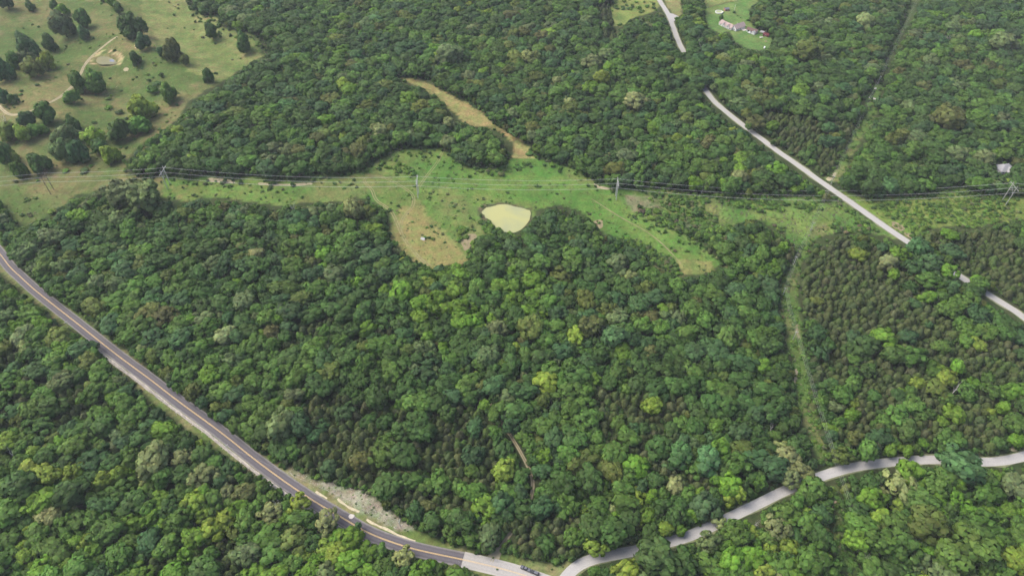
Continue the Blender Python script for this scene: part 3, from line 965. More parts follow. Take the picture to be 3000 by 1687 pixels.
LONEP = []
for sd, doms in ((81, ((0, 0, .78, 1.0), (.48, .25, .5, .66), (-.42, -.38, .5, .6))), (82, ((-.1, .1, .72, 1.0), (.45, -.35, .55, .75), (-.5, .3, .46, .6), (.3, .55, .4, .5))),
                 (83, ((0, 0, .86, 1.0), (-.5, -.1, .46, .7))), (84, ((.1, -.1, .66, 1.0), (-.4, .2, .6, .84), (.4, .4, .5, .6), (-.1, -.6, .4, .42))), (85, ((0, 0, .92, 1.0), (.1, -.5, .45, .5)))):
    g = np.random.default_rng(sd + 100)
    parts = []
    for k, (dx, dy, rr_, hh_) in enumerate(doms):
        V, F, N, L = broad_crown(sd * 7 + k, 13, 30, .38, .64, 1.0, 0, .115, low=-.9, jit=.25)
        V = V * np.array((rr_, rr_, hh_ * .86)) + np.array((dx, dy, hh_ * .94))
        V, F, N, L = add_core(V, F, N, L * g.uniform(.92, 1.08), (dx, dy, hh_ * .9), (.62 * rr_, .62 * rr_, .62 * hh_), g)
        parts.append((V, F, N, L))
    o_, Fs_ = 0, []
    for V, F, N, L in parts:
        Fs_ += [tuple(int(q) + o_ for q in f) for f in F]; o_ += len(V)
    V, N, L = np.vstack([p[0] for p in parts]), np.vstack([p[2] for p in parts]), np.vstack([p[3] for p in parts])
    tr = trunk_mb(.75, .07, g)
    tm = bpy.data.meshes.new('trunk')
    tm.from_pydata(tr.v, [], tr.f); tm.update(); tm.materials.append(M_BARK)
    LONEP.append((finish('crown', V, Fs_, N, L, M_LEAF), tm, None, 'lone'))


def cedar_crown(seed, n, top, wide):
    g = np.random.default_rng(seed)
    z = g.uniform(0, 1, n) ** .8
    prof = lambda t: wide * np.clip(np.minimum((1 - t) ** .5 * 1.16, .7 + 1.4 * t), 0.02, 1.0)
    a = g.uniform(0, 2 * math.pi, n)
    lob = 1 + .12 * np.sin(a * 3 + seed) + .09 * np.sin(a * 7 + z * 14) + .08 * np.sin(z * 22 + a * 2)
    r = prof(z) * lob * g.uniform(.82, 1.04, n)
    P = np.column_stack([r * np.cos(a), r * np.sin(a), .32 + z * (top - .32)])
    u = unit(np.column_stack([np.cos(a), np.sin(a), .25 + .9 * z]))
    Nr = unit(u + g.normal(size=(n, 3)) * .35)
    Sh = unit(u + g.normal(size=(n, 3)) * .22)
    V, F, N = leaf_quads(P, Nr, Sh, .115, g)
    L = g.uniform(.7, 1.32, (n, 1)) * (1 + g.normal(size=(n, 3)) * np.array((.09, .04, .07)))
    cv, cf, cn = ico_core((0, 0, .32 + (top - .32) * .42), (wide * .74, wide * .74, (top - .3) * .46), g)
    fs = [tuple(f) for f in F] + [tuple(int(i) + len(V) for i in f) for f in cf]
    return np.vstack([V, cv]), fs, np.vstack([N, cn]), np.vstack([L, np.full((len(cf), 3), .85)])


CEDARS = []
for sd, n, top, wide in ((41, 430, 2.6, 1.0), (42, 440, 2.9, .98), (43, 420, 2.4, 1.05), (44, 440, 3.1, .95), (45, 430, 2.7, 1.0)):
    g = np.random.default_rng(sd)
    V, F, N, L = cedar_crown(sd, n, top, wide)
    tr = MB().tube([(0, 0, -.2), (0, 0, .6), (0, 0, top * .8)], [.09, .08, .03], 5)
    tm = bpy.data.meshes.new('trunk')
    tm.from_pydata(tr.v, [], tr.f); tm.update(); tm.materials.append(M_BARK)
    CEDARS.append((finish('crown', V, F, N, L, M_NEEDLE), tm, finish('cedar', V, F, N, L, M_NEEDLE, tr), 'cedar'))
SHRUBS = []
for sd, nl, per, rl, sh, zs, zc, sz in ((51, 6, 26, .40, .55, .70, .42, .15), (52, 8, 22, .36, .62, .62, .40, .14), (53, 5, 30, .44, .5, .8, .48, .15), (54, 10, 18, .3, .7, .5, .34, .13), (55, 7, 22, .34, .66, .9, .55, .14)):
    g = np.random.default_rng(sd)
    V, F, N, L = broad_crown(sd, nl, per, rl, sh, zs, zc, sz, low=-.15, jit=.3)
    V, F, N, L = add_core(V, F, N, L, (0, 0, zc - .06), (.5, .5, .5 * zs), g)
    SHRUBS.append(finish('foliage', V, F, N, L, M_LEAF))

# ------------------------------------------------------------ tints
TINT = {'dark green': (.054, .108, .025), 'blue-green': (.054, .112, .037), 'mid green': (.080, .154, .028), 'bright green': (.110, .210, .024),
        'yellow-green': (.168, .244, .034), 'olive': (.104, .140, .031), 'grey-green': (.116, .164, .060), 'pale straw-green': (.198, .236, .086),
        'rusty brown': (.104, .120, .036), 'jade green': (.076, .164, .052)}
CTINT = {'olive brown': (.063, .084, .026), 'dark olive': (.049, .071, .023), 'greyish brown': (.073, .087, .036), 'moss green': (.060, .092, .023)}
TN, CN = list(TINT), list(CTINT)
W_DEF = dict(zip(TN, (.34, .20, .26, .04, .008, .07, .05, .006, .02, .006)))
W_BRI = dict(zip(TN, (.09, .04, .34, .36, .075, .04, .03, .015, .005, .005)))
BRM = [(p, min(1, s * 1.2)) for p, s in BRIGHT]


def choose(weights, g):
    return g.choices(TN, [weights[k] for k in TN])[0]


# ------------------------------------------------------------ trees: where they stand
# hand placed: (photo px of the crown centre, crown width px, crown height px, tint, kind, note)
Z1 = lambda x, y, w, h: (x / 3.4333, y / 3.4333, w / 3.4333, h / 3.4333)
Z5 = lambda x, y, w, h: (x / 3.4333, 422 + y / 3.4333, w / 3.4333, h / 3.4333)
LONE = [  # pasture: base centre px
    (*Z1(70, 120, 170, 190), 'blue-green', 'in the top left corner of the pasture'), (*Z1(300, 122, 105, 90), 'dark green', 'under the wires near the top left corner'),
    (*Z1(548, 105, 80, 95), 'dark green', 'standing alone high in the upper left pasture'), (*Z1(628, 175, 130, 105), 'bright green', 'behind the tall grey-green pasture tree'),
    (*Z1(650, 410, 220, 260), 'grey-green', 'tall, left of two dark trees above the small pond'), (*Z1(850, 310, 165, 190), 'dark green', 'behind the dense round dark tree'),
    (*Z1(852, 420, 125, 140), 'blue-green', 'dense and round, left of the pasture track'), (*Z1(285, 585, 215, 215), 'blue-green', 'at the left of the upper pasture'),
    (*Z1(505, 525, 145, 150), 'dark green', 'dense and egg shaped, left of the small pond'), (*Z1(160, 700, 150, 150), 'mid green', 'left of the pale cluster in the pasture'),
    (*Z1(335, 795, 220, 170), 'olive', 'front of the pale cluster in the pasture'), (*Z1(265, 690, 170, 140), 'grey-green', 'back left of the pale cluster in the pasture'),
    (*Z1(480, 710, 170, 150), 'yellow-green', 'back right of the pale cluster in the pasture'), (*Z1(50, 840, 200, 220), 'blue-green', 'at the left edge above the track'),
    (*Z1(50, 1065, 140, 200), 'blue-green', 'at the left edge where the track bends'), (*Z1(140, 1065, 95, 95), 'dark green', 'small, beside the bend of the track'),
    (*Z1(800, 935, 180, 240), 'mid green', 'left of the pair below the small pond'), (*Z1(960, 945, 240, 220), 'mid green', 'right of the pair below the small pond'),
    (*Z1(725, 1055, 150, 120), 'mid green', 'beside the pasture track below the pair'), (*Z1(1130, 85, 105, 105), 'bright green', 'at the top of the pasture left of the pale grass'),
    (*Z1(1200, 150, 100, 110), 'dark green', 'below the bright tree at the top of the pasture'), (*Z1(1040, 25, 90, 50), 'dark green', 'at the top edge of the pasture'),
    (*Z1(1310, 230, 95, 90), 'dark green', 'behind the big dark tree at the end of the track'), (*Z1(1310, 400, 270, 190), 'dark green', 'big, at the upper end of the pasture track'),
    (*Z1(1445, 515, 145, 200), 'blue-green', 'upright, right of the big tree at the end of the track'), (*Z1(1375, 680, 120, 180), 'dark green', 'upright, right of the small pond'),
    (*Z1(1640, 595, 95, 145), 'blue-green', 'thin, left of the rusty tree on the pasture slope'), (*Z1(1750, 625, 185, 205), 'rusty brown', 'on the pasture slope right of the small pond'),
    (*Z1(1865, 668, 105, 95), 'olive', 'low, right of the rusty tree on the slope'), (*Z1(2100, 835, 130, 140), 'dark green', 'with the bare trunk beside it at the pasture edge'),
    (*Z1(1712, 1055, 185, 220), 'mid green', 'standing on the lower pasture slope'), (*Z1(2135, 420, 145, 155), 'dark green', 'alone in the right part of the pasture'),
    (*Z1(2455, 550, 180, 220), 'dark green', 'dense round, alone at the right end of the pasture'), (*Z1(1420, 1240, 290, 225), 'yellow-green', 'large pale crown in the lower pasture'),
    (*Z1(1400, 1370, 230, 160), 'mid green', 'below the large pale crown in the lower pasture'), (*Z1(285, 1300, 170, 150), 'blue-green', 'left of the pair below the track bend'),
    (*Z1(470, 1265, 215, 195), 'dark green', 'right of the pair below the track bend'), (*Z1(740, 1335, 150, 145), 'dark green', 'round, alone in the lower left pasture'),
    (*Z1(660, 1480, 250, 180), 'grey-green', 'wide, in the lower left pasture'), (*Z1(935, 1480, 215, 150), 'yellow-green', 'pale, between two dark trees low in the pasture'),
    (*Z1(1200, 1440, 235, 190), 'dark green', 'wide, at the right of the lower pasture'), (*Z1(380, 1395, 175, 120), 'mid green', 'low and round beside the left cluster'),
    (*Z1(90, 1440, 210, 170), 'olive', 'in the cluster at the left edge'), (*Z1(250, 1449, 155, 165), 'yellow-green', 'right of the olive tree at the left edge'),
    (*Z5(60, 230, 200, 250), 'dark green', 'at the left edge above the H-frame line'), (*Z5(120, 215, 170, 130), 'yellow-green', 'pale, at the left above the H-frame line'),
    (*Z5(200, 360, 150, 210), 'mid green', 'narrow, above the first H-frame'), (*Z5(390, 300, 230, 165), 'dark green', 'wide and low, above the first H-frame'),
    (*Z5(640, 205, 200, 210), 'grey-green', 'left of the pair above the pasture strip'), (*Z5(800, 215, 215, 215), 'blue-green', 'right of the pair above the pasture strip'),
    (*Z5(1000, 120, 200, 130), 'dark green', 'behind the pale round tree by the forest edge'), (*Z5(1115, 212, 180, 165), 'yellow-green', 'pale and round by the forest edge'),
    (2113, 62, 17, 15, 'dark green', 'between the pool and the farmhouse'), (2214, 62, 26, 26, 'dark green', 'beside the lawn right of the farmhouse'),
]
SPECIAL = [  # forest trees that stand out: crown centre px, crown width px, tint, style hint
    (72, 1015, 46, 'pale straw-green', 'round'), (445, 1345, 92, 'pale straw-green', 'round'), (470, 1395, 66, 'mid green', 'round'), (535, 1338, 56, 'pale straw-green', 'ragged'),
    (595, 1395, 70, 'pale straw-green', 'ragged'), (660, 1440, 46, 'pale straw-green', 'ragged'), (475, 1458, 50, 'bright green', 'round'), (565, 1470, 66, 'yellow-green', 'lobed'),
    (300, 1478, 62, 'jade green', 'round'), (620, 1550, 60, 'yellow-green', 'lobed'), (700, 1490, 56, 'bright green', 'lobed'), (795, 1500, 60, 'pale straw-green', 'ragged'),
    (875, 1475, 56, 'yellow-green', 'ragged'), (960, 1525, 62, 'pale straw-green', 'ragged'), (1030, 1575, 62, 'bright green', 'lobed'), (1045, 1543, 26, 'jade green', 'round'),
    (1180, 1630, 56, 'pale straw-green', 'ragged'), (330, 1360, 60, 'dark green', 'broad'), (20, 1290, 56, 'yellow-green', 'round'), (95, 1320, 40, 'yellow-green', 'round'),
    (345, 1385, 48, 'yellow-green', 'tall'), (60, 1420, 86, 'dark green', 'broad'), (215, 1440, 86, 'dark green', 'broad'),
    (2690, 1120, 40, 'yellow-green', 'lobed'), (2775, 1110, 56, 'yellow-green', 'lobed'), (2868, 1010, 44, 'yellow-green', 'round'), (2855, 1120, 36, 'bright green', 'lobed'),
    (2810, 1075, 44, 'bright green', 'tall'), (2630, 1020, 30, 'bright green', 'round'), (2720, 870, 42, 'bright green', 'broad'), (2765, 848, 30, 'bright green', 'round'),
    (2800, 1210, 56, 'bright green', 'lobed'), (2760, 1232, 34, 'bright green', 'round'), (2495, 1215, 48, 'bright green', 'round'), (2520, 745, 46, 'yellow-green', 'lobed'),
    (2610, 765, 50, 'pale straw-green', 'round'), (2690, 720, 56, 'jade green', 'broad'), (2620, 800, 36, 'bright green', 'tall'), (2780, 790, 46, 'bright green', 'lobed'),
    (1995, 1330, 66, 'jade green', 'broad'), (2075, 1345, 70, 'jade green', 'broad'), (2110, 1310, 60, 'bright green', 'lobed'), (1975, 1360, 40, 'jade green', 'lobed'), (2080, 1385, 40, 'jade green', 'round'),
    (1800, 985, 66, 'jade green', 'broad'), (1770, 965, 40, 'jade green', 'lobed'), (1720, 875, 58, 'olive', 'round'), (1560, 960, 70, 'olive', 'broad'), (1530, 950, 50, 'dark green', 'round'),
    (1730, 955, 66, 'rusty brown', 'broad'), (1910, 930, 48, 'rusty brown', 'round'), (1580, 1290, 30, 'olive', 'round'), (1910, 1455, 40, 'bright green', 'tall'), (1900, 1510, 46, 'bright green', 'lobed'),
    (1950, 1545, 46, 'yellow-green', 'round'), (1995, 1550, 36, 'bright green', 'round'), (1715, 1500, 40, 'yellow-green', 'ragged'), (2020, 1500, 36, 'bright green', 'lobed'),
    (1800, 1560, 84, 'dark green', 'broad'), (1745, 1600, 56, 'yellow-green', 'ragged'), (1830, 1672, 70, 'yellow-green', 'lobed'), (1742, 1678, 40, 'mid green', 'tall'), (1930, 1640, 110, 'dark green', 'broad'),
    (2000, 1660, 90, 'dark green', 'broad'), (2112, 1528, 40, 'pale straw-green', 'ragged'), (2160, 1560, 72, 'mid green', 'round'), (2075, 1590, 60, 'grey-green', 'ragged'),
    (2310, 1340, 66, 'pale straw-green', 'ragged'), (2290, 1310, 46, 'pale straw-green', 'ragged'), (2350, 1375, 56, 'pale straw-green', 'ragged'), (2310, 1395, 56, 'pale straw-green', 'ragged'),
    (2390, 1430, 62, 'mid green', 'lobed'), (2465, 1335, 52, 'olive', 'ragged'), (2545, 1318, 60, 'mid green', 'tall'), (2640, 1420, 80, 'pale straw-green', 'ragged'), (2580, 1435, 36, 'pale straw-green', 'ragged'),
    (2670, 1385, 76, 'bright green', 'lobed'), (2815, 1360, 100, 'jade green', 'broad'), (2775, 1400, 62, 'mid green', 'lobed'), (2640, 1480, 44, 'yellow-green', 'lobed'), (2700, 1470, 80, 'mid green', 'broad'),
    (2555, 1460, 66, 'bright green', 'lobed'), (2610, 1318, 36, 'bright green', 'round'), (2660, 1318, 36, 'bright green', 'round'), (2510, 1585, 66, 'bright green', 'broad'), (2580, 1590, 80, 'mid green', 'broad'),
    (2720, 1530, 96, 'olive', 'broad'), (2280, 1545, 66, 'pale straw-green', 'ragged'), (2360, 1500, 40, 'yellow-green', 'ragged'), (2410, 1585, 74, 'dark green', 'broad'), (2310, 1600, 50, 'yellow-green', 'lobed'),
    (2380, 1640, 90, 'mid green', 'broad'), (2860, 1600, 100, 'mid green', 'broad'), (2800, 1630, 100, 'mid green', 'broad'), (2240, 1680, 60, 'yellow-green', 'lobed'), (2150, 1640, 70, 'bright green', 'lobed'),
    (1040, 610, 60, 'pale straw-green', 'tall'), (1080, 620, 46, 'olive', 'round'), (360, 565, 90, 'grey-green', 'broad'), (420, 575, 90, 'grey-green', 'broad'), (150, 690, 60, 'grey-green', 'round'),
    (340, 830, 56, 'grey-green', 'round'), (80, 740, 60, 'grey-green', 'broad'), (750, 745, 46, 'pale straw-green', 'round'), (1455, 960, 60, 'grey-green', 'round'), (1430, 1040, 66, 'grey-green', 'round'),
    (820, 1240, 80, 'grey-green', 'broad'), (740, 1185, 60, 'mid green', 'round'), (1070, 1060, 60, 'mid green', 'round'), (1320, 160, 66, 'grey-green', 'broad'), (1555, 165, 50, 'pale straw-green', 'ragged'),
    (1735, 180, 50, 'pale straw-green', 'ragged'), (1765, 225, 44, 'yellow-green', 'tall'), (1865, 290, 60, 'pale straw-green', 'ragged'), (2535, 60, 50, 'pale straw-green', 'round'), (2940, 120, 60, 'grey-green', 'broad'),
    (2370, 150, 66, 'olive', 'broad'), (2780, 345, 76, 'rusty brown', 'broad'), (2690, 400, 50, 'grey-green', 'round'), (2680, 440, 56, 'mid green', 'round'),
    (1180, 850, 60, 'bright green', 'lobed'), (1280, 880, 66, 'bright green', 'lobed'), (1350, 900, 60, 'bright green', 'lobed'), (1230, 930, 50, 'bright green', 'round'),
]
DEADP = [(812, 996, 30, 34, 'grey bare tree'), (2262, 1255, 30, 36, 'white bare tree'), (2218, 1527, 36, 56, 'white bare tree'), (2797, 1140, 46, 40, 'grey bare tree'), (805, 1475, 48, 42, 'grey bare tree'),
         (30, 1325, 42, 36, 'grey bare tree'), (30, 372, 52, 30, 'grey bare tree'), (608, 236, 26, 26, 'white bare tree'), (2065, 545, 24, 36, 'white bare tree'), (2055, 140, 40, 40, 'grey bare tree'),
         (2778, 118, 40, 40, 'grey bare tree'), (480, 1052, 30, 30, 'grey bare tree'), (855, 608, 36, 22, 'grey bare tree'), (1345, 1650, 30, 26, 'grey bare tree'), (690, 490, 16, 30, 'grey bare tree')]
DEADP[8] = (2060, 545, 24, 36, 'white bare tree')

trees = []        # dict(x, y, r, h, kind, tint, style, fixed, note)


def add_tree(x, y, r, h, kind, tint, style=None, note=None):
    trees.append(dict(x=x, y=y, r=r, h=h, kind=kind, tint=tint, style=style, note=note))


for px, py, w, hh, tint, note in LONE:
    g = ground(px, py)
    s = FPX / (g.y * CP - (g.z - CAM_H) * SP)
    r = w / s / 2
    # the foot of a crown in the picture lies half a crown nearer than its trunk
    h = min(max(hh / s / .84, r * 1.2), r * 2.5)
    add_tree(g.x, g.y + r * .6, r, h, 'lone', tint, None, note)
for px, py, w, tint, style in SPECIAL:
    g = ground(px, py)
    s = FPX / (g.y * CP - (g.z - CAM_H) * SP)
    r = w / s / 2 * 1.05
    h = r * (1.9 if style != 'tall' else 2.6)
    h = max(h, 6.5)
    # the crown centre is up in the air: walk the foot towards the camera
    zc = h * .62
    y = g.y - zc * g.y / CAM_H
    x = g.x * (1 - zc / CAM_H)
    add_tree(x, y, r, h, 'special', tint, style)

# hash grid
CELL = 8.0
grid = {}


def near(x, y, r, f):
    i, j = int(x // CELL), int(y // CELL)
    for a in (-2, -1, 0, 1, 2):
        for b in (-2, -1, 0, 1, 2):
            for (qx, qy, qr) in grid.get((i + a, j + b), ()):
                if (qx - x) ** 2 + (qy - y) ** 2 < (f * (r + qr)) ** 2:
                    return True
    return False


def put(x, y, r):
    grid.setdefault((int(x // CELL), int(y // CELL)), []).append((x, y, r))


for t in trees:
    put(t['x'], t['y'], t['r'])
for px, py, w, hh, nm in DEADP:
    q = ground(px, py)
    wd = w / (FPX / (q.y * CP - (q.z - CAM_H) * SP))
    hd = max(6.0, min(12.5, wd * 1.25)) * .5
    put(q.x * (1 - hd / CAM_H), q.y - hd * q.y / CAM_H, wd * .42)
pyr = random.Random(11)


def fill(n, r0, r1, hk, f, cedar):
    y = rng.uniform(90, 1035, n)
    x = rng.uniform(-1, 1, n) * (y * .62 + 210)
    r = rng.uniform(r0, r1, n) * (1 + .22 * np.clip((y - 350) / 500, 0, 1) * (not cedar))
    h = r * rng.uniform(hk[0], hk[1], n)
    if not cedar:
        h = np.clip(h, 5.5, 15.5)
    z = hgt(x, y)
    bx, by, _ = project(x, y, z + h * .5)
    share = np.zeros(n)
    for p, s in CEDAR:
        share = np.where(inpoly(bx, by, p), s, share)
    cell = vnoise(np.floor(bx / 26 + .4 * np.sin(by / 31)) + .001, np.floor(by / 22 + .4 * np.sin(bx / 29)) + .001, 1.0, 55)
    want = np.where(share > .9, rng.uniform(0, 1, n) < .985, cell < share)
    ok = want if cedar else ~want
    # neither the foot nor the crown may cover what the photograph shows open
    sil = [(1.12 * math.cos(q * math.pi / 5), 1.12 * math.sin(q * math.pi / 5), .5) for q in range(10)]
    sil += [(.7 * math.cos(q * math.pi / 3), .7 * math.sin(q * math.pi / 3), .92) for q in range(6)]
    for dx, dy, dz in sil + [(0, 0, 1.0), (0, 0, .6), (-.5, 0, .6), (.5, 0, .6), (0, 0, .3)]:
        qx, qy, _ = project(x + dx * r, y + dy * r, z + h * dz)
        ok &= ~is_clear(qx, qy)
    qx, qy, _ = project(x, y, z)
    ok &= ~is_clear(qx, qy)
    bright = np.zeros(n)
    for p, s in BRM:
        bright = np.where(inpoly(bx, by, p), s, bright)
    patch = fbm(x, y, 45, 77, 2)
    cnt = 0
    for i in np.nonzero(ok)[0]:
        if near(x[i], y[i], r[i], f):
            continue
        put(x[i], y[i], r[i])
        if cedar:
            tint = pyr.choices(CN, (.36, .24, .14, .26))[0]
        else:
            tint = choose(W_BRI if pyr.random() < bright[i] else W_DEF, pyr)
            if patch[i] > .62 and pyr.random() < .45:
                tint = 'mid green'
            elif patch[i] < .38 and pyr.random() < .4:
                tint = 'dark green'
        add_tree(float(x[i]), float(y[i]), float(r[i]), float(h[i]), 'cedar' if cedar else 'broad', tint)
        cnt += 1
    return cnt


c0 = fill(5000, 7.0, 9.0, (1.4, 1.8), .62, False)
c1 = fill(30000, 4.4, 7.0, (1.6, 2.1), .64, False)
c2 = fill(46000, 2.3, 3.8, (1.9, 2.5), .56, True)
c3 = fill(50000, 3.2, 4.8, (1.9, 2.6), .62, False)
c4 = fill(46000, 1.7, 2.4, (2.0, 2.6), .58, True)
c5 = fill(70000, 2.0, 3.2, (2.0, 2.8), .64, False)
print('trees', c1, c2, c3, c4, c5)

for t in trees:
    t['z'] = float(hgt(t['x'], t['y']))
    px, py, dep = project(t['x'], t['y'], t['z'] + t['h'] * .6)
    t['px'], t['py'], t['ps'] = float(px), float(py), FPX / float(dep)
    t['area'] = (t['r'] * t['ps']) ** 2 * (1.0 if -25 < px < 3025 and -20 < py < 1710 else 0.0)
    cl = (CTINT if t['kind'] == 'cedar' else TINT)[t['tint']]
    k = pyr.uniform(.84, 1.18)
    if t['kind'] == 'lone': k *= 1.2
    t['rgb'] = tuple(c * k * pyr.uniform(.93, 1.07) for c in cl)
    if t['kind'] == 'cedar':
        t['var'] = pyr.randrange(len(CEDARS))
    else:
        st = t['style']
        opts = [i for i, b in enumerate(BROAD) if b[3] == st] if st else list(range(len(BROAD)))
        if t['kind'] == 'lone':
            opts = list(range(len(LONEP)))
        t['var'] = pyr.choice(opts)
    t['rot'] = pyr.uniform(0, 6.283)
    t['q'] = pyr.uniform(.84, 1.19) if t['kind'] != 'cedar' else pyr.uniform(.93, 1.07)

lone = [t for t in trees if t['kind'] == 'lone']
broad = sorted([t for t in trees if t['kind'] in ('broad', 'special')], key=lambda t: -t['area'])
ced = sorted([t for t in trees if t['kind'] == 'cedar'], key=lambda t: -t['area'])
NB = 300 - len(lone)
ind_b, rest_b = broad[:NB], broad[NB:]
ind_c, rest_c = ced[:300], ced[300:]

# ------------------------------------------------------------ labels that single trees out
ORD = ['first', 'second', 'third', 'fourth', 'fifth', 'sixth', 'seventh', 'eighth', 'ninth', 'tenth', 'eleventh', 'twelfth']
NUM = ['', 'one', 'two', 'three', 'four', 'five', 'six', 'seven', 'eight', 'nine', 'ten', 'eleven', 'twelve']


def ycurve(pts, x):
    q = sorted(pts)
    return float(np.interp(x, [p[0] for p in q], [p[1] for p in q]))


def place_of(t):
    px, py = t['px'], t['py']
    if px < 1360 and py > ycurve(DARK_ROAD, px):
        if dist_line(np.array([px]), np.array([py]), DARK_ROAD)[0] < 90: return "by road's lower verge"
        if py > 1560: return 'bottom edge, left woods'
        if px < 260: return 'by left edge'
        return 'below dark road'
    if px >= 1600 and py > ycurve(LANE[2:], px):
        if dist_line(np.array([px]), np.array([py]), LANE)[0] < 80: return "lining lane's lower side"
        if py > 1600: return 'bottom edge, right woods'
        if px > 2480: return 'right of lane wires'
        return 'left of lane wires'
    if px < 1500 and dist_line(np.array([px]), np.array([py]), DARK_ROAD)[0] < 110: return "by road's upper verge"
    if px < 1480 and py > 900: return 'left of forest track'
    if px > 1500 and py > 900 and px < ycurve([(b, a) for a, b in CUT[:11]], py) + 60:
        if dist_line(np.array([px]), np.array([py]), LANE)[0] < 90: return "lining lane's upper side"
        return 'right of forest track'
    if px > 2300 and py > 650: return 'right of pole cut'
    return 'beyond the meadow'


def size_of(t, cedar):
    a = t['r'] * 2
    return ('large' if a > 5.6 else 'small') if cedar else ('huge' if a > 13 else 'large' if a > 10 else 'medium')


def label_trees(lst, noun, cedar):
    keys = {}
    for t in lst:
        st = '' if cedar else BROAD[t['var']][3] + ' '
        keys.setdefault((f"{size_of(t, cedar)} {st}{t['tint']}", place_of(t)), []).append(t)
    for (look, place), ts in keys.items():
        chunks = [ts]
        if len(ts) > 9:
            k = -(-len(ts) // 9)
            ts.sort(key=lambda t: -t['py'])
            chunks = [ts[i::1][:0] for i in range(k)]
            m = -(-len(ts) // k)
            chunks = [ts[i * m:(i + 1) * m] for i in range(k)]
        band = [''] if len(chunks) == 1 else [f', {ORD[i]} row' for i in range(len(chunks))]
        for ch, bd in zip(chunks, band):
            ch.sort(key=lambda t: t['px'])
            for i, t in enumerate(ch):
                if len(ch) == 1:
                    t['label'] = f"{look} {noun} {place}{bd}"
                else:
                    t['label'] = f"{ORD[i]} from left of {NUM[len(ch)]} {look} {noun}s {place}{bd}"


label_trees(ind_b, 'tree', False)
label_trees(ind_c, 'cedar', True)


def place_tree(t, proto, name, cat, group, mt):
    crown, trunk, joined, style = proto
    e = bpy.data.objects.new(name, None)
    e.empty_display_size = .5
    e.location = (t['x'], t['y'], t['z'])
    e.rotation_euler = (0, 0, t['rot'])
    zh = t['h'] / mt
    e.scale = (t['r'] * t['q'], t['r'] / t['q'], zh)
    COL.objects.link(e)
    tag(e, t['label'], cat, group)
    c = bpy.data.objects.new('crown', crown); COL.objects.link(c); c.parent = e
    c['tint'] = t['rgb']
    k = bpy.data.objects.new('trunk', trunk); COL.objects.link(k); k.parent = e
    return e


BTOP = [float(np.max([v.co.z for v in b[0].vertices])) for b in BROAD]
LTOP = [float(np.max([v.co.z for v in b[0].vertices])) for b in LONEP]
CTOP = [float(np.max([v.co.z for v in b[0].vertices])) for b in CEDARS]
for t in lone:
    t['label'] = f"{t['tint']} broadleaf tree {t['note']}"
    place_tree(t, LONEP[t['var']], 'broadleaf_tree', 'tree', 'lone trees in the pasture', LTOP[t['var']])
for t in ind_b:
    place_tree(t, BROAD[t['var']], 'broadleaf_tree', 'tree', 'broadleaf trees of the near woods', BTOP[t['var']])
for t in ind_c:
    place_tree(t, CEDARS[t['var']], 'cedar_tree', 'cedar tree', 'cedars of the near woods', CTOP[t['var']])


# ------------------------------------------------------------ masses: geometry nodes scatter
def scatter(name, pts, var, rot, scl, tint, meshes, label, cat=None):
    col = bpy.data.collections.new(name + '_shapes')
    for i, m in enumerate(meshes):
        o = bpy.data.objects.new(f'{name}_shape_{chr(97 + i)}', m)
        col.objects.link(o)
    me = bpy.data.meshes.new(name)
    me.from_pydata(np.asarray(pts).tolist(), [], [])
    n = len(pts)
    a = me.attributes.new('variant', 'INT', 'POINT'); a.data.foreach_set('value', np.asarray(var, np.int32))
    a = me.attributes.new('turn', 'FLOAT_VECTOR', 'POINT'); a.data.foreach_set('vector', np.asarray(rot, np.float32).ravel())
    a = me.attributes.new('size', 'FLOAT_VECTOR', 'POINT'); a.data.foreach_set('vector', np.asarray(scl, np.float32).ravel())
    a = me.attributes.new('tint', 'FLOAT_VECTOR', 'POINT'); a.data.foreach_set('vector', np.asarray(tint, np.float32).ravel())
    o = link_mesh(name, me)
    ng = bpy.data.node_groups.new(name, 'GeometryNodeTree')
    ng.interface.new_socket('Geometry', in_out='INPUT', socket_type='NodeSocketGeometry')
    ng.interface.new_socket('Geometry', in_out='OUTPUT', socket_type='NodeSocketGeometry')
    gi = ng.nodes.new('NodeGroupInput'); go = ng.nodes.new('NodeGroupOutput')
    ip = ng.nodes.new('GeometryNodeInstanceOnPoints')
    ci = ng.nodes.new('GeometryNodeCollectionInfo')
    ci.inputs['Collection'].default_value = col
    ci.inputs['Separate Children'].default_value = True
    ci.inputs['Reset Children'].default_value = True

    def at(nm, ty):
        x = ng.nodes.new('GeometryNodeInputNamedAttribute')
        x.data_type = ty
        x.inputs['Name'].default_value = nm
        return x.outputs['Attribute']
    ng.links.new(gi.outputs[0], ip.inputs['Points'])
    ng.links.new(ci.outputs[0], ip.inputs['Instance'])
    ip.inputs['Pick Instance'].default_value = True
    ng.links.new(at('variant', 'INT'), ip.inputs['Instance Index'])
    er = ng.nodes.new('FunctionNodeEulerToRotation')
    ng.links.new(at('turn', 'FLOAT_VECTOR'), er.inputs[0])
    ng.links.new(er.outputs[0], ip.inputs['Rotation'])
    ng.links.new(at('size', 'FLOAT_VECTOR'), ip.inputs['Scale'])
    ng.links.new(ip.outputs[0], go.inputs[0])
    md = o.modifiers.new('scatter', 'NODES')
    md.node_group = ng
    return tag(o, label, cat, None, 'stuff')


def mass(name, lst, protos, tops, label):
    n = len(lst)
    lean = rng.normal(size=(n, 2)) * .05
    scatter(name, [(t['x'], t['y'], t['z']) for t in lst], [t['var'] for t in lst],
            [(lean[i, 0], lean[i, 1], t['rot']) for i, t in enumerate(lst)],
            [(t['r'] * t['q'], t['r'] / t['q'], t['h'] / tops[t['var']]) for t in lst], [t['rgb'] for t in lst], [p[2] for p in protos], label)


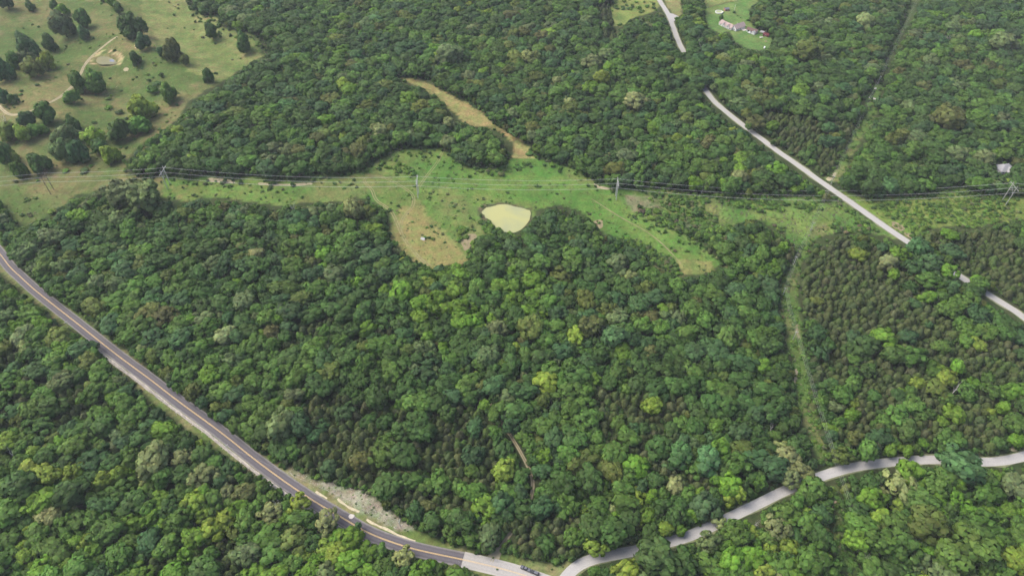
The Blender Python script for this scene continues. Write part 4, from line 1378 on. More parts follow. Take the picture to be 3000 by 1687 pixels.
mass('broadleaf_forest', rest_b, BROAD, BTOP, 'dense green broadleaf forest covering the ground beyond the nearest trees')
mass('cedar_woods', rest_c, CEDARS, CTOP, 'olive brown cedar woods beyond the nearest cedars')

# bushes and scrub: (polygon, count, r0, r1, tints)
SHT = {'lime': (.130, .225, .038), 'leaf green': (.094, .182, .036), 'deep green': (.066, .128, .034), 'sage': (.130, .158, .066), 'dry brown': (.160, .145, .082)}
SN = list(SHT)
bushes = []


def scrub(poly, n, r0, r1, wts, seed, avoid=None, wet=None):
    g = np.random.default_rng(seed)
    P = np.array(poly)
    px = g.uniform(P[:, 0].min(), P[:, 0].max(), n * 4); py = g.uniform(P[:, 1].min(), P[:, 1].max(), n * 4)
    ok = inpoly(px, py, poly)
    # thin where a slow noise is low, so the scrub grows in drifts
    for x, y in list(zip(px[ok], py[ok]))[:n]:
        q = ground(x, y, 5)
        if wet is not None and float(fbm(q.x, q.y, 26, seed, 3)) < wet:
            continue
        if any(inpoly(np.array([x]), np.array([y]), a)[0] for a in (POND, SMALL_POND)):
            continue
        if min(dist_line(np.array([x]), np.array([y]), L)[0] for L in (UP_ROAD, LANE, DARK_ROAD)) < 24:
            continue
        if any(dist_line(np.array([x]), np.array([y]), L)[0] < 6 for L in (MT1, MT2, MT3, MT4)):
            continue
        r = float(g.uniform(r0, r1) ** 1.0)
        bushes.append(dict(x=q.x, y=q.y, z=q.z, r=r, px=x, py=y, tint=random.choices(SN, wts)[0], note=None))


random.seed(5)
scrub(CORRIDOR, 480, .6, 1.9, (.2, .45, .2, .12, .03), 61, wet=.50)
scrub(SCRUB_L, 1300, .8, 2.6, (.25, .45, .17, .08, .05), 62, wet=.40)
scrub(DD((1600, 535), (1660, 530), (1760, 575), (1850, 570), (1960, 590), (2000, 640), (1960, 660), (1830, 650), (1765, 605), (1690, 575)), 420, 1.6, 3.6, (.2, .45, .25, .08, .02), 63)
scrub(SCRUB_R, 900, .8, 2.4, (.55, .35, .05, .05, 0), 64, wet=.42)
scrub(CUT, 340, .5, 1.6, (.35, .45, .1, .07, .03), 65, wet=.44)
scrub(DD((1540, 600), (1600, 600), (1700, 660), (1720, 700), (1640, 660)), 150, 1.2, 2.6, (.3, .45, .2, .05, 0), 66)
scrub(PASTURE, 800, .6, 2.5, (.15, .45, .32, .08, 0), 67, wet=.55)
scrub(VERGE, 260, .3, .8, (.2, .4, .25, .1, .05), 68, wet=.5)
scrub(DD((955, 400), (1000, 400), (1045, 425), (1045, 448), (1010, 445), (960, 425)), 34, 1.6, 2.8, (.75, .25, 0, 0, 0), 69)
scrub(DD((1205, 545), (1225, 545), (1275, 575), (1290, 600), (1240, 605), (1210, 575)), 70, 1.8, 3.4, (.2, .45, .35, 0, 0), 70)
scrub(DD((1150, 570), (1175, 575), (1180, 605), (1150, 610)), 16, 1.6, 2.8, (.4, .5, .1, 0, 0), 71)
scrub(DD((1180, 615), (1210, 610), (1200, 650), (1180, 650)), 16, 1.8, 3.0, (.3, .5, .2, 0, 0), 72)
scrub(FIELD_TOP, 90, 1.0, 3.2, (.2, .5, .3, 0, 0), 73, wet=.45)
scrub(DD((1110, 380), (1150, 400), (1180, 425), (1280, 425), (1320, 405), (1340, 420), (1260, 440), (1160, 430)), 60, 1.0, 2.4, (.2, .5, .3, 0, 0), 74)
scrub(GRAVEL_SLOPE, 45, .25, .7, (.1, .2, .2, .3, .2), 75)
scrub(CUT_LOW, 70, .7, 2.0, (.3, .45, .15, .1, 0), 76)
scrub(CUT_MID, 60, .6, 1.6, (.4, .4, .1, .1, 0), 77)
for t in [q for q in trees if q['kind'] == 'lone']:
    for _ in range(random.choice((0, 1, 2, 3, 4))):
        a = random.uniform(0, 6.28); dd_ = t['r'] * random.uniform(.9, 2.0); r = random.uniform(.8, 2.4)
        bx_, by_ = t['x'] + math.cos(a) * dd_, t['y'] + math.sin(a) * dd_
        bz_ = float(hgt(bx_, by_)); qx, qy, _d = project(bx_, by_, bz_)
        if dist_line(np.array([qx]), np.array([qy]), SMALL_POND)[0] < 14: continue
        bushes.append(dict(x=bx_, y=by_, z=bz_, r=r, px=float(qx), py=float(qy), tint=random.choices(SN, (.1, .4, .4, .1, 0))[0], note=None))
NOTED = [  # bushes one can point at: photo px, width px
    (1470, 515, 22, 'grey-green rounded bush standing alone right of the middle H-frame', 'sage'), (2038, 632, 30, 'dark upright juniper standing alone in the scrub', 'deep green'),
    (2150, 39, 12, 'dark low mound of shrubbery at the foot of the lawn light pole', 'deep green'), (2161, 47, 5, 'small dark shrub in the lawn behind the farmhouse', 'deep green'),
    (2170, 53, 5, 'small dark shrub nearest the brown-roofed main block', 'deep green'), (1023, 1420, 18, 'lone lime bush at the top of the stony slope', 'lime'),
    (1100 / 3.4333, 1005 / 3.4333, 18, 'bright green bush alone on the pasture slope', 'lime'), (1100 / 3.4333, 1098 / 3.4333, 24, 'leafy green bush below the small bright one on the pasture slope', 'leaf green'),
    (1215 / 3.4333, 1142 / 3.4333, 25, 'dark bush right of the leafy one on the pasture slope', 'deep green'), (950 / 3.4333, 1240 / 3.4333, 15, 'small green bush low on the pasture slope', 'leaf green'),
    (1578 / 3.4333, 858 / 3.4333, 30, 'round green bush in the middle of the pasture slope', 'deep green'), (1540 / 3.4333, 940 / 3.4333, 38, 'wide green bush below the round one on the slope', 'leaf green'),
    (1630 / 3.4333, 778 / 3.4333, 18, 'small dark bush above the round one on the slope', 'deep green'), (375 / 3.4333, 862 / 3.4333, 15, 'small dark bush below the pale pasture cluster', 'deep green'),
    (195, 502, 23, 'bright green bush above the H-frame line', 'lime'), (250, 502, 30, 'dark green bush above the H-frame line', 'deep green'), (155, 624, 26, 'lime bush at the forest edge in the left pasture', 'lime'),
    (1555, 452, 26, 'green bush at the top end of the tan strip', 'leaf green'), (1617, 488, 22, 'pale bush at the forest edge right of the tan strip', 'lime'),
]
noted = []
for px, py, w, lab, tint in NOTED:
    q = ground(px, py)
    s = FPX / (q.y * CP - (q.z - CAM_H) * SP)
    noted.append(dict(x=q.x, y=q.y, z=q.z, r=w / s / 2, px=px, py=py, tint=tint, note=lab))
for b in bushes + noted:
    _, _, dep = project(b['x'], b['y'], b['z'])
    b['area'] = (b['r'] * FPX / float(dep)) ** 2 * (1 if -10 < b['px'] < 3010 and 0 < b['py'] < 1690 else 0)
    k = pyr.uniform(.8, 1.2)
    b['rgb'] = tuple(c * k * pyr.uniform(.92, 1.08) for c in SHT[b['tint']])
    b['var'] = pyr.randrange(len(SHRUBS)); b['rot'] = pyr.uniform(0, 6.28)
    b['hz'] = b['r'] * pyr.uniform(.6, 1.0) * (2.0 if b['note'] and 'upright' in b['note'] else 1.0)
bushes.sort(key=lambda b: -b['area'])
NBU = 300 - len(noted)
ind_u, rest_u = bushes[:NBU], bushes[NBU:]


def bush_place(b):
    px, py = b['px'], b['py']
    if py < 110 and px > 1700: return 'in top field'
    if inpoly(np.array([px]), np.array([py]), SCRUB_R)[0]: return 'right of upper road'
    if px > 2180 and py > 640: return 'in pole cut'
    if px > 2100: return 'by upper road'
    if px > 1880: return 'left of upper road'
    if px > 1640: return 'by right meadow strip'
    if px > 1380 and py > 600: return 'round green pond'
    if px > 1330 and py > 650: return 'by pond bare earth'
    if px > 1400: return 'near the grove'
    if px > 1080 and py < 540: return 'above middle H-frame'
    if px > 1080: return 'in tan clearing'
    if py > 900: return 'by dark road'
    if px < 520: return 'in the pasture'
    return 'under H-frame line'


keys = {}
for b in ind_u:
    sz = 'big' if b['r'] > 2.6 else 'middling' if b['r'] > 1.7 else 'small'
    keys.setdefault((f"{sz} {b['tint']}", bush_place(b)), []).append(b)
for (look, place), bs in keys.items():
    bs.sort(key=lambda b: -b['py'])
    k = -(-len(bs) // 9)
    m = -(-len(bs) // k)
    for ci in range(k):
        ch = sorted(bs[ci * m:(ci + 1) * m], key=lambda b: b['px'])
        bd = '' if k == 1 else f', {ORD[ci]} row'
        for i, b in enumerate(ch):
            b['note'] = (f"{look} bush {place}{bd}" if len(ch) == 1 else f"{ORD[i]} from left of {NUM[len(ch)]} {look} bushes {place}{bd}")
for b in ind_u + noted:
    o = bpy.data.objects.new('bush', SHRUBS[b['var']])
    o.location = (b['x'], b['y'], b['z'] - .08)
    o.rotation_euler = (0, 0, b['rot'])
    o.scale = (b['r'], b['r'], b['hz'])
    o['tint'] = b['rgb']
    COL.objects.link(o)
    tag(o, b['note'], 'bush', 'bushes in the open ground')
scatter('undergrowth', [(b['x'], b['y'], b['z'] - .05) for b in rest_u], [b['var'] for b in rest_u], [(0, 0, b['rot']) for b in rest_u],
        [(b['r'], b['r'], b['hz']) for b in rest_u], [b['rgb'] for b in rest_u], SHRUBS, 'low green undergrowth of the meadow, scrub and verges')
# shade loving shrubs on the forest floor
g_ = np.random.default_rng(123)
n_ = 90000
uy = g_.uniform(95, 1030, n_); ux = g_.uniform(-1, 1, n_) * (uy * .62 + 200); ur = g_.uniform(1.0, 2.3, n_)
uz = hgt(ux, uy)
okk = np.ones(n_, bool)
for dx, dz in ((0, 0), (-1, .3), (1, .3), (0, 1.3), (-.7, 1), (.7, 1)):
    qx, qy, _ = project(ux + dx * ur, uy, uz + dz * ur)
    okk &= ~is_clear(qx, qy)
qx, qy, _ = project(ux, uy, uz)
for L, w in ((UP_ROAD, 16), (LANE, 22), (FOREST_TRACK, 9), (DARK_ROAD, 30)):
    okk &= dist_line(qx, qy, L) > w
# and a fringe of them in front of the woods, where the open ground begins
fr = np.zeros(n_, bool)
for dy in (10, 20, 30):
    fr |= ~is_clear(qx, qy - dy)
fr &= is_clear(qx, qy) & ~inpoly(qx, qy, POND) & ~inpoly(qx, qy, LAWN) & ~inpoly(qx, qy, TAN_STRIP) & ~inpoly(qx, qy + 6, GRAVEL_SLOPE) & ~inpoly(qx, qy, GRAVEL_SLOPE) & ~inpoly(qx, qy, VERGE)
for L, w in ((UP_ROAD, 18), (LANE, 24), (FOREST_TRACK, 9), (DARK_ROAD, 34), (PALE_ROAD, 34)):
    fr &= dist_line(qx, qy, L) > w
fr &= g_.uniform(0, 1, n_) < .8
okk |= fr
# saplings that close the front of the woods down to the ground
okk2 = np.zeros(n_, bool)
for dy in (4, 9, 15, 22, 30):
    okk2 |= is_clear(qx, qy + dy)
okk2 &= ~is_clear(qx, qy)
for L, w in ((UP_ROAD, 13), (LANE, 17), (FOREST_TRACK, 7), (DARK_ROAD, 26)):
    okk2 &= dist_line(qx, qy, L) > w
okk = (okk & (np.arange(n_) < 26000)) | okk2
ux, uy, uz, ur = ux[okk], uy[okk], uz[okk], ur[okk]
n_ = len(ux)
utint = [np.array(SHT[random.choices(SN, (.12, .45, .38, .05, 0))[0]]) * g_.uniform(.8, 1.15) for _ in range(n_)]
scatter('forest_undergrowth', np.column_stack([ux, uy, uz - .05]), g_.integers(0, len(SHRUBS), n_), np.column_stack([ux * 0, ux * 0, g_.uniform(0, 6.28, n_)]),
        np.column_stack([ur, ur, ur * g_.uniform(.9, 1.5, n_)]), utint, SHRUBS, 'shrubs and saplings filling the forest floor between the trunks')
# tufts of long grass and weeds over the open ground
tp, tv, tr_, ts_, tt = [], [], [], [], []
gt = np.random.default_rng(99)


def tufts(poly, n, r0, r1, cols):
    P = np.array(poly)
    px = gt.uniform(max(P[:, 0].min(), -150), min(P[:, 0].max(), 3150), n); py = gt.uniform(max(P[:, 1].min(), -60), min(P[:, 1].max(), 1760), n)
    ok = inpoly(px, py, poly) & ~inpoly(px, py, POND) & (dist_line(px, py, SMALL_POND) > 18) & ~inpoly(px, py, SMALL_POND)
    for L, w in ((UP_ROAD, 16), (LANE, 18), (MT1, 5), (MT2, 5), (MT3, 5), (MT4, 4), (PASTURE_TRACK, 7), (FOREST_TRACK, 9), (DARK_ROAD, 30), (PALE_ROAD, 30)):
        ok &= dist_line(px, py, L) > w
    for x, y in zip(px[ok], py[ok]):
        q = ground(x, y, 4)
        r = float(gt.uniform(r0, r1))
        tp.append((q.x, q.y, q.z - .05)); tv.append(int(gt.integers(0, len(SHRUBS)))); tr_.append((0, 0, float(gt.uniform(0, 6.28))))
        ts_.append((r, r, r * float(gt.uniform(.25, .6))))
        c = np.array(cols[int(gt.integers(0, len(cols)))]) * gt.uniform(.8, 1.2)
        tt.append(tuple(c * 1.15))


tufts(CORRIDOR, 3200, .35, .9, ((.085, .150, .038), (.12, .18, .05), (.10, .13, .05), (.16, .17, .07)))
tufts(SCRUB_R, 2500, .4, 1.1, ((.13, .20, .04), (.10, .17, .04), (.17, .20, .06)))
tufts(SCRUB_L, 2600, .4, 1.0, ((.10, .16, .04), (.12, .15, .06), (.15, .14, .09)))
tufts(CUT, 1500, .3, .8, ((.12, .17, .05), (.15, .16, .07), (.09, .15, .04)))
tufts(PASTURE, 3000, .35, .8, ((.13, .15, .06), (.18, .165, .08), (.09, .13, .045)))
tufts(VERGE, 2500, .2, .45, ((.12, .15, .05), (.16, .16, .08)))
tufts(TAN_STRIP, 1200, .3, .7, ((.22, .19, .09), (.14, .15, .06), (.25, .20, .11)))
tufts(LAWN, 120, .2, .5, ((.09, .15, .05),))
scatter('meadow_tufts', tp, tv, tr_, ts_, tt, SHRUBS, 'tufts of long grass and weeds over the open ground')

# loose stones on the shoulder and the bare slope
def rock_mesh(seed):
    g = np.random.default_rng(seed)
    V, F, N = ico_core((0, 0, 0), (1, .8, .55), g)
    V *= g.uniform(.8, 1.2, (len(V), 1))
    me = bpy.data.meshes.new('stone')
    me.from_pydata(V.tolist(), [], [tuple(int(i) for i in f) for f in F]); me.update(); me.materials.append(M_STONE)
    return me


RK = [rock_mesh(3), rock_mesh(4), rock_mesh(5)]
sp_, sv_, sr_, ss_ = [], [], [], []
T = np.gradient(A_RAP, axis=0); T /= np.linalg.norm(T, axis=1)[:, None]; NN = np.stack([-T[:, 1], T[:, 0]], 1)
for i in range(1700):
    k = int(gt.integers(0, len(A_RAP))); o = -5.8 + gt.normal() * .6
    if o > -4.75: continue
    p = A_RAP[k] + NN[k] * o + T[k] * gt.uniform(-1.5, 1.5)
    sp_.append((p[0], p[1], float(hgt(*p)) + .05)); r = gt.uniform(.14, .42); ss_.append((r, r, r)); sr_.append(tuple(gt.uniform(0, 6, 3))); sv_.append(int(gt.integers(0, 3)))
Pg = np.array(GRAVEL_SLOPE)
for i in range(2600):
    x = gt.uniform(Pg[:, 0].min(), Pg[:, 0].max()); y = gt.uniform(Pg[:, 1].min(), Pg[:, 1].max())
    if not inpoly(np.array([x]), np.array([y]), GRAVEL_SLOPE)[0]: continue
    q = ground(x, y, 4); r = gt.uniform(.10, .34) * (1.5 if gt.random() < .06 else 1)
    sp_.append((q.x, q.y, q.z + .02)); ss_.append((r, r, r)); sr_.append(tuple(gt.uniform(0, 6, 3))); sv_.append(int(gt.integers(0, 3)))
scatter('loose_stones', sp_, sv_, sr_, ss_, [(1, 1, 1)] * len(sp_), RK, 'loose pale limestone on the road shoulder and the bare slope')


# ------------------------------------------------------------ bare dead trees
def dead_tree(seed):
    g = random.Random(seed)
    tr_b, br_b = MB(), MB()

    def grow(b, p, d, L, r, lev):
        pts = [p]; rad = [r]
        q = p
        for i in range(3):
            d = (d + Vector((g.uniform(-.2, .2), g.uniform(-.2, .2), g.uniform(-.05, .15)))).normalized()
            q = q + d * L / 3
            pts.append(q); rad.append(r * (1 - .22 * (i + 1)))
        b.tube(pts, rad, 5 if lev < 2 else 4)
        if lev >= 3: return
        for i in range(4 if lev == 0 else 3):
            a = g.uniform(0, 6.28)
            dd = (d * .55 + Vector((math.cos(a), math.sin(a), g.uniform(.1, .5))) * .8).normalized()
            k = g.choice((1, 2, 3)) if i else 3
            grow(br_b, pts[k], dd, L * g.uniform(.5, .75), rad[k] * .68, lev + 1)
    grow(tr_b, Vector((0, 0, -.05)), Vector((0, 0, 1)), .55, .05, 0)
    return tr_b, br_b


DT = [dead_tree(s) for s in (1, 2, 3)]
DEADL = ['in the middle of the woods above the dark road', 'white, by the pole cut above the lane', 'white, tallest bare tree beside the pale lane', 'among cedars and lime trees right of the pole cut',
         'beside the lower edge of the dark road', 'at the left edge below the dark road', 'at the left edge below the pasture track', 'white, lying against the dark tree at the pasture edge',
         'white, at the forest edge above the H-frame line', 'beside the upper road near the farmhouse', 'beside the pole cut at the top', 'beside the upper edge of the dark road', 'at the meadow edge below the H-frame line', 'by the bottom edge beside the old pale road', 'thin, at the forest edge above the corridor']
dead_me = []
for tb, bb in DT:
    a = bpy.data.meshes.new('trunk'); a.from_pydata(tb.v, [], tb.f); a.update(); a.materials.append(M_DEAD)
    b = bpy.data.meshes.new('branches'); b.from_pydata(bb.v, [], bb.f); b.update(); b.materials.append(M_DEAD)
    dead_me.append((a, b, max(v[2] for v in bb.v)))
for i, ((px, py, w, hh, nm), lab) in enumerate(zip(DEADP, DEADL)):
    q = ground(px, py)
    s = FPX / (q.y * CP - (q.z - CAM_H) * SP)
    wide = w / s
    h = max(9.0, min(16.0, wide * 1.7))
    k = .6
    y = q.y - h * k * q.y / CAM_H; x = q.x * (1 - h * k / CAM_H)
    if i in (6, 7): x, y = q.x, q.y
    e = empty('bare_tree', (x, y, float(hgt(x, y))), i * 1.3, f"bare grey dead tree {lab}" if not lab.startswith('white') else f"bare white dead tree{lab[5:]}", 'dead tree', 'bare dead trees')
    a, b, top = dead_me[i % 3]
    e.scale = (wide * .75, wide * .75, h / top * 1.15)
    link_mesh('trunk', a, e); link_mesh('branches', b, e)

# ------------------------------------------------------------ transmission line of H-frames
HF = [(-330, 590, 0), (154, 563, 1), (496, 548, 0), (1226, 574, 0), (1804, 580, 0), (2941, 594, 0), (3640, 610, 0)]
HN = ['', 'brown wooden H-frame pole structure in the left pasture', 'pale grey H-frame pole structure left, between forest and meadow', 'pale grey H-frame pole structure in the middle meadow', 'pale grey H-frame pole structure by the grey brush right of the pond', 'pale grey H-frame pole structure near the right edge', '']
frames = []
bases = [ground(a, b) for a, b, _ in HF]
HH, ARM, SPREAD = 20.5, 14.5, 6.6


def h_frame(i, p, ang, m, label):
    e = empty('transmission_pole', p, ang, label or 'pale grey H-frame pole structure outside the picture', 'power pole', 'H-frames of the transmission line')
    if not label:
        e['label'] = 'H-frame pole structure beyond the %s edge of the picture' % ('left' if p.x < 0 else 'right')
    for sgn in (-1, 1):
        gx = p.x - math.sin(ang) * sgn * SPREAD / 2; gy = p.y + math.cos(ang) * sgn * SPREAD / 2
        dz = float(hgt(gx, gy)) - p.z
        MB().tube([(0, sgn * SPREAD / 2, dz - .3), (0, sgn * SPREAD / 2, HH)], [.34, .24], 8).build('pole', m, e)
    MB().box((0.34, 0, HH - 2.6), (.22, ARM, .34)).build('crossarm', m, e)
    b = MB()
    b.tube([(0.0, -SPREAD / 2, HH - 3.6), (0.0, SPREAD / 2, HH - 9)], .13, 5)
    b.build('brace', m, e)
    b = MB(); b.tube([(0.16, SPREAD / 2, HH - 3.6), (0.16, -SPREAD / 2, HH - 9)], .13, 5); b.build('brace', m, e)
    for y in (-ARM / 2 + .3, 0, ARM / 2 - .3):
        ins = MB()
        for k in range(4):
            ins.tube([(.34, y, HH - 2.78 - k * .32), (.34, y, HH - 2.94 - k * .32)], .16, 8)
        ins.tube([(.34, y, HH - 2.7), (.34, y, HH - 4.1)], .05, 5)
        ins.build('insulator', M_GREYP, e)
    return [e.matrix_basis @ Vector((.34, y, HH - 4.1)) for y in (-ARM / 2 + .3, 0, ARM / 2 - .3)], [e.matrix_basis @ Vector((0, s * SPREAD / 2, HH - .1)) for s in (-1, 1)]


att = []
for i, p in enumerate(bases):
    a = bases[max(i - 1, 0)]; b = bases[min(i + 1, len(bases) - 1)]
    ang = math.atan2(b.y - a.y, b.x - a.x)
    e = h_frame(i, p, ang, M_WOODPOLE if HF[i][2] else (M_FADED if i == 5 else M_GREYPOLE), HN[i])
    att.append(e)


def catenary(p, q, sag, n=14):
    return [p.lerp(q, k / n) - Vector((0, 0, sag * 4 * (k / n) * (1 - k / n))) for k in range(n + 1)]


for w, nm in ((0, 'nearest'), (1, 'middle'), (2, 'farthest')):
    b = MB()
    for i in range(len(att) - 1):
        p, q = att[i][0][w], att[i + 1][0][w]
        pts = catenary(p, q, (q - p).length ** 2 / 11000 + .3, 18)
        b.tube(pts, .07, 5)
    tag(b.build('power_line', M_WIRE), f'{nm} of three pale wires strung between the H-frames', 'power line', 'wires of the transmission line')
# second line crossing the top left corner, its structures stand outside the picture
c0, c1 = ground(-330, 330), ground(330, -260)
angc = math.atan2(c1.y - c0.y, c1.x - c0.x)
e0 = h_frame(0, c0, angc, M_GREYPOLE, 'H-frame pole structure of the corner line beyond the left edge')
e1 = h_frame(0, c1, angc, M_GREYPOLE, 'H-frame pole structure of the corner line beyond the top edge')
for w, nm in ((0, 'lowest'), (1, 'middle'), (2, 'topmost')):
    tag(MB().tube(catenary(e0[0][w], e1[0][w], 5, 18), .10, 5).build('power_line', M_WIRE), f'{nm} of three pale wires crossing the top left corner', 'power line', 'wires of the corner line')

# ------------------------------------------------------------ wooden utility poles
UP = [(2712, -50, 'utility pole beyond the top edge'), (2571, 246, 'pale utility pole in the small grassy gap at the upper right'), (2434, 540, 'utility pole by the bare soil beside the upper road'),
      (2374, 676, 'utility pole in the scrub left of the upper road'), (2324, 776, 'utility pole at the head of the pole line cut'), (2292, 868, 'utility pole in the upper part of the narrow pole cut'),
      (2323, 995, 'utility pole standing by the bare earth in the pole cut'), (2585, 1830, 'utility pole beyond the bottom edge')]
UH = 9.6


def utility_pole(p, ang, label, h=UH, arm=2.6, m=M_GREYPOLE, group='utility poles of the cut'):
    e = empty('utility_pole', p, ang, label, 'utility pole', group)
    MB().tube([(0, 0, -.3), (0, 0, h)], [.20, .14], 7).build('pole', m, e)
    MB().box((.17, 0, h - .55), (.16, arm, .18)).build('crossarm', m, e)
    for y in (-arm / 2 + .15, 0, arm / 2 - .15):
        MB().tube([(.17, y, h - .46), (.17, y, h - .2)], [.07, .05], 6).build('insulator', M_WHITE, e)
    MB().tube([(0.1, 0, h - 1.4), (.17, arm * .35, h - .62)], .04, 4).build('brace', m, e)
    return [e.matrix_basis @ Vector((.17, y, h - .18)) for y in (-arm / 2 + .15, 0, arm / 2 - .15)]


ub = [ground(a, b) for a, b, _ in UP]
ua = []
for i, p in enumerate(ub):
    a = ub[max(i - 1, 0)]; b = ub[min(i + 1, len(ub) - 1)]
    ua.append(utility_pole(p, math.atan2(b.y - a.y, b.x - a.x), UP[i][2]))
for w, nm in ((0, 'first'), (1, 'middle'), (2, 'last')):
    b = MB()
    for i in range(len(ua) - 1):
        b.tube(catenary(ua[i][w], ua[i + 1][w], .9 + (ua[i + 1][w] - ua[i][w]).length / 120, 12), .03, 4)
    tag(b.build('utility_wire', M_THINWIRE), f'{nm} from left of three thin wires running down the pole cut', 'utility wire', 'wires of the cut')
RP = [(204, 962, 'utility pole on the left grass verge of the dark road'), (671, 1322, 'white-topped utility pole on the verge below the dark road'), (1173, 1542, 'pale utility pole at the lower end of the stony slope')]
rp = []
for px, py, lab in RP:
    p = ground(px, py)
    k = int(np.argmin(np.hypot(A_DARK[:, 0] - p.x, A_DARK[:, 1] - p.y)))
    k2 = min(k + 4, len(A_DARK) - 1)
    rp.append(utility_pole(p, math.atan2(A_DARK[k2, 1] - A_DARK[k, 1], A_DARK[k2, 0] - A_DARK[k, 0]), lab, 7.5, 2.4, M_GREYPOLE, 'utility poles by the dark road'))
b = MB()
for i in range(2):
    b.tube(catenary(rp[i][1], rp[i + 1][1], 1.4, 14), .03, 4)
tag(b.build('utility_wire', M_THINWIRE), 'thin wire strung along the dark road between its poles', 'utility wire')


# ------------------------------------------------------------ vehicles
def wheels(e, xs, half, r=.38, w=.26):
    for x in xs:
        for s in (-1, 1):
            t = MB().tube([(x, s * (half - w), r), (x, s * half, r)], r, 14).build('tyre', M_TYRE, e)
            MB().tube([(x, s * (half + .004), r), (x, s * (half + .02), r)], r * .6, 10).build('rim', M_RIM, t)


def soft(o, w=.06):
    bv = o.modifiers.new('edge', 'BEVEL'); bv.width = w; bv.segments = 2; bv.limit_method = 'ANGLE'
    return o


def on_ground(px, py, ang, name, label, cat, group=None, dz=.0):
    p = ground(px, py)
    return empty(name, (p.x, p.y, p.z + dz), ang, label, cat, group)


def dir_px(a, b):
    p, q = ground(*a), ground(*b)
    return math.atan2(q.y - p.y, q.x - p.x)


aT = dir_px((1571, 1683), (1528, 1664))


def cabin(e, prof, zb, wb, wt, zt, roofm, bodym, pillar=.0):
    """Glazed upper body: prof lists (x, z) of the side outline; narrows towards the roof."""
    wf = lambda z: wb / 2 + (wt - wb) / 2 * (z - zb) / (zt - zb)
    soft(MB().prism(prof, wb, wf).build('cabin', bodym, e), .05)
    return wf


def pickup(e, paint):
    soft(MB().prism([(2.9, .42), (2.9, .95), (2.72, 1.08), (1.25, 1.16), (-.65, 1.16), (-2.9, 1.14), (-2.92, .50), (-2.3, .40), (2.4, .36)], 1.98).build('body', paint, e), .09)
    prof = [(1.30, 1.16), (.62, 1.78), (.30, 1.86), (-.72, 1.86), (-.98, 1.72), (-1.05, 1.16)]
    wf = cabin(e, prof, 1.16, 1.84, 1.52, 1.86, paint, paint)
    soft(MB().box((-.22, 0, 1.885), (1.25, 1.36, .05)).build('roof', M_GREYP, e), .02)
    soft(MB().box((2.0, 0, 1.135), (1.15, 1.5, .06)).build('hood', M_GREYP, e), .03)  # hood is black; its grey colour paints in the reflection
    soft(MB().box((-2.0, 0, 1.17), (1.62, 1.72, .07)).build('bed_cover', M_GREYP, e), .03)
    g = MB(); g.add([(1.33, -.82, 1.20), (1.33, .82, 1.20), (.70, .70, 1.75), (.70, -.70, 1.75)], [(0, 1, 2, 3)]); g.build('windshield', M_GLASS, e)
    g = MB(); g.add([(-1.075, -.80, 1.22), (-1.075, .80, 1.22), (-1.01, .68, 1.70), (-1.01, -.68, 1.70)], [(3, 2, 1, 0)]); g.build('rear_window', M_GLASS, e)
    for s in (-1, 1):
        for x0, x1, x2, x3 in ((1.05, .55, .05, .05), (-.05, -.05, -.82, -.92)):
            g = MB(); g.add([(x0, s * (wf(1.22) + .012), 1.22), (x1, s * (wf(1.72) + .012), 1.72), (x2, s * (wf(1.72) + .012), 1.72), (x3, s * (wf(1.22) + .012), 1.22)], [(0, 1, 2, 3)]); g.build('side_window', M_GLASS, e)
        MB().box((2.9, s * .76, .82), (.06, .34, .18)).build('headlight', M_LAMP, e)
        MB().box((-2.915, s * .9, .9), (.06, .14, .34)).build('tail_light', M_TAIL, e)
        MB().box((1.0, s * 1.06, 1.22), (.14, .2, .16)).build('mirror', paint, e)
    MB().box((2.96, 0, .52), (.12, 1.9, .2)).build('bumper', M_RIM, e)
    MB().box((-2.97, 0, .52), (.12, 1.9, .18)).build('bumper', M_RIM, e)
    wheels(e, (1.85, -1.75), 1.0)


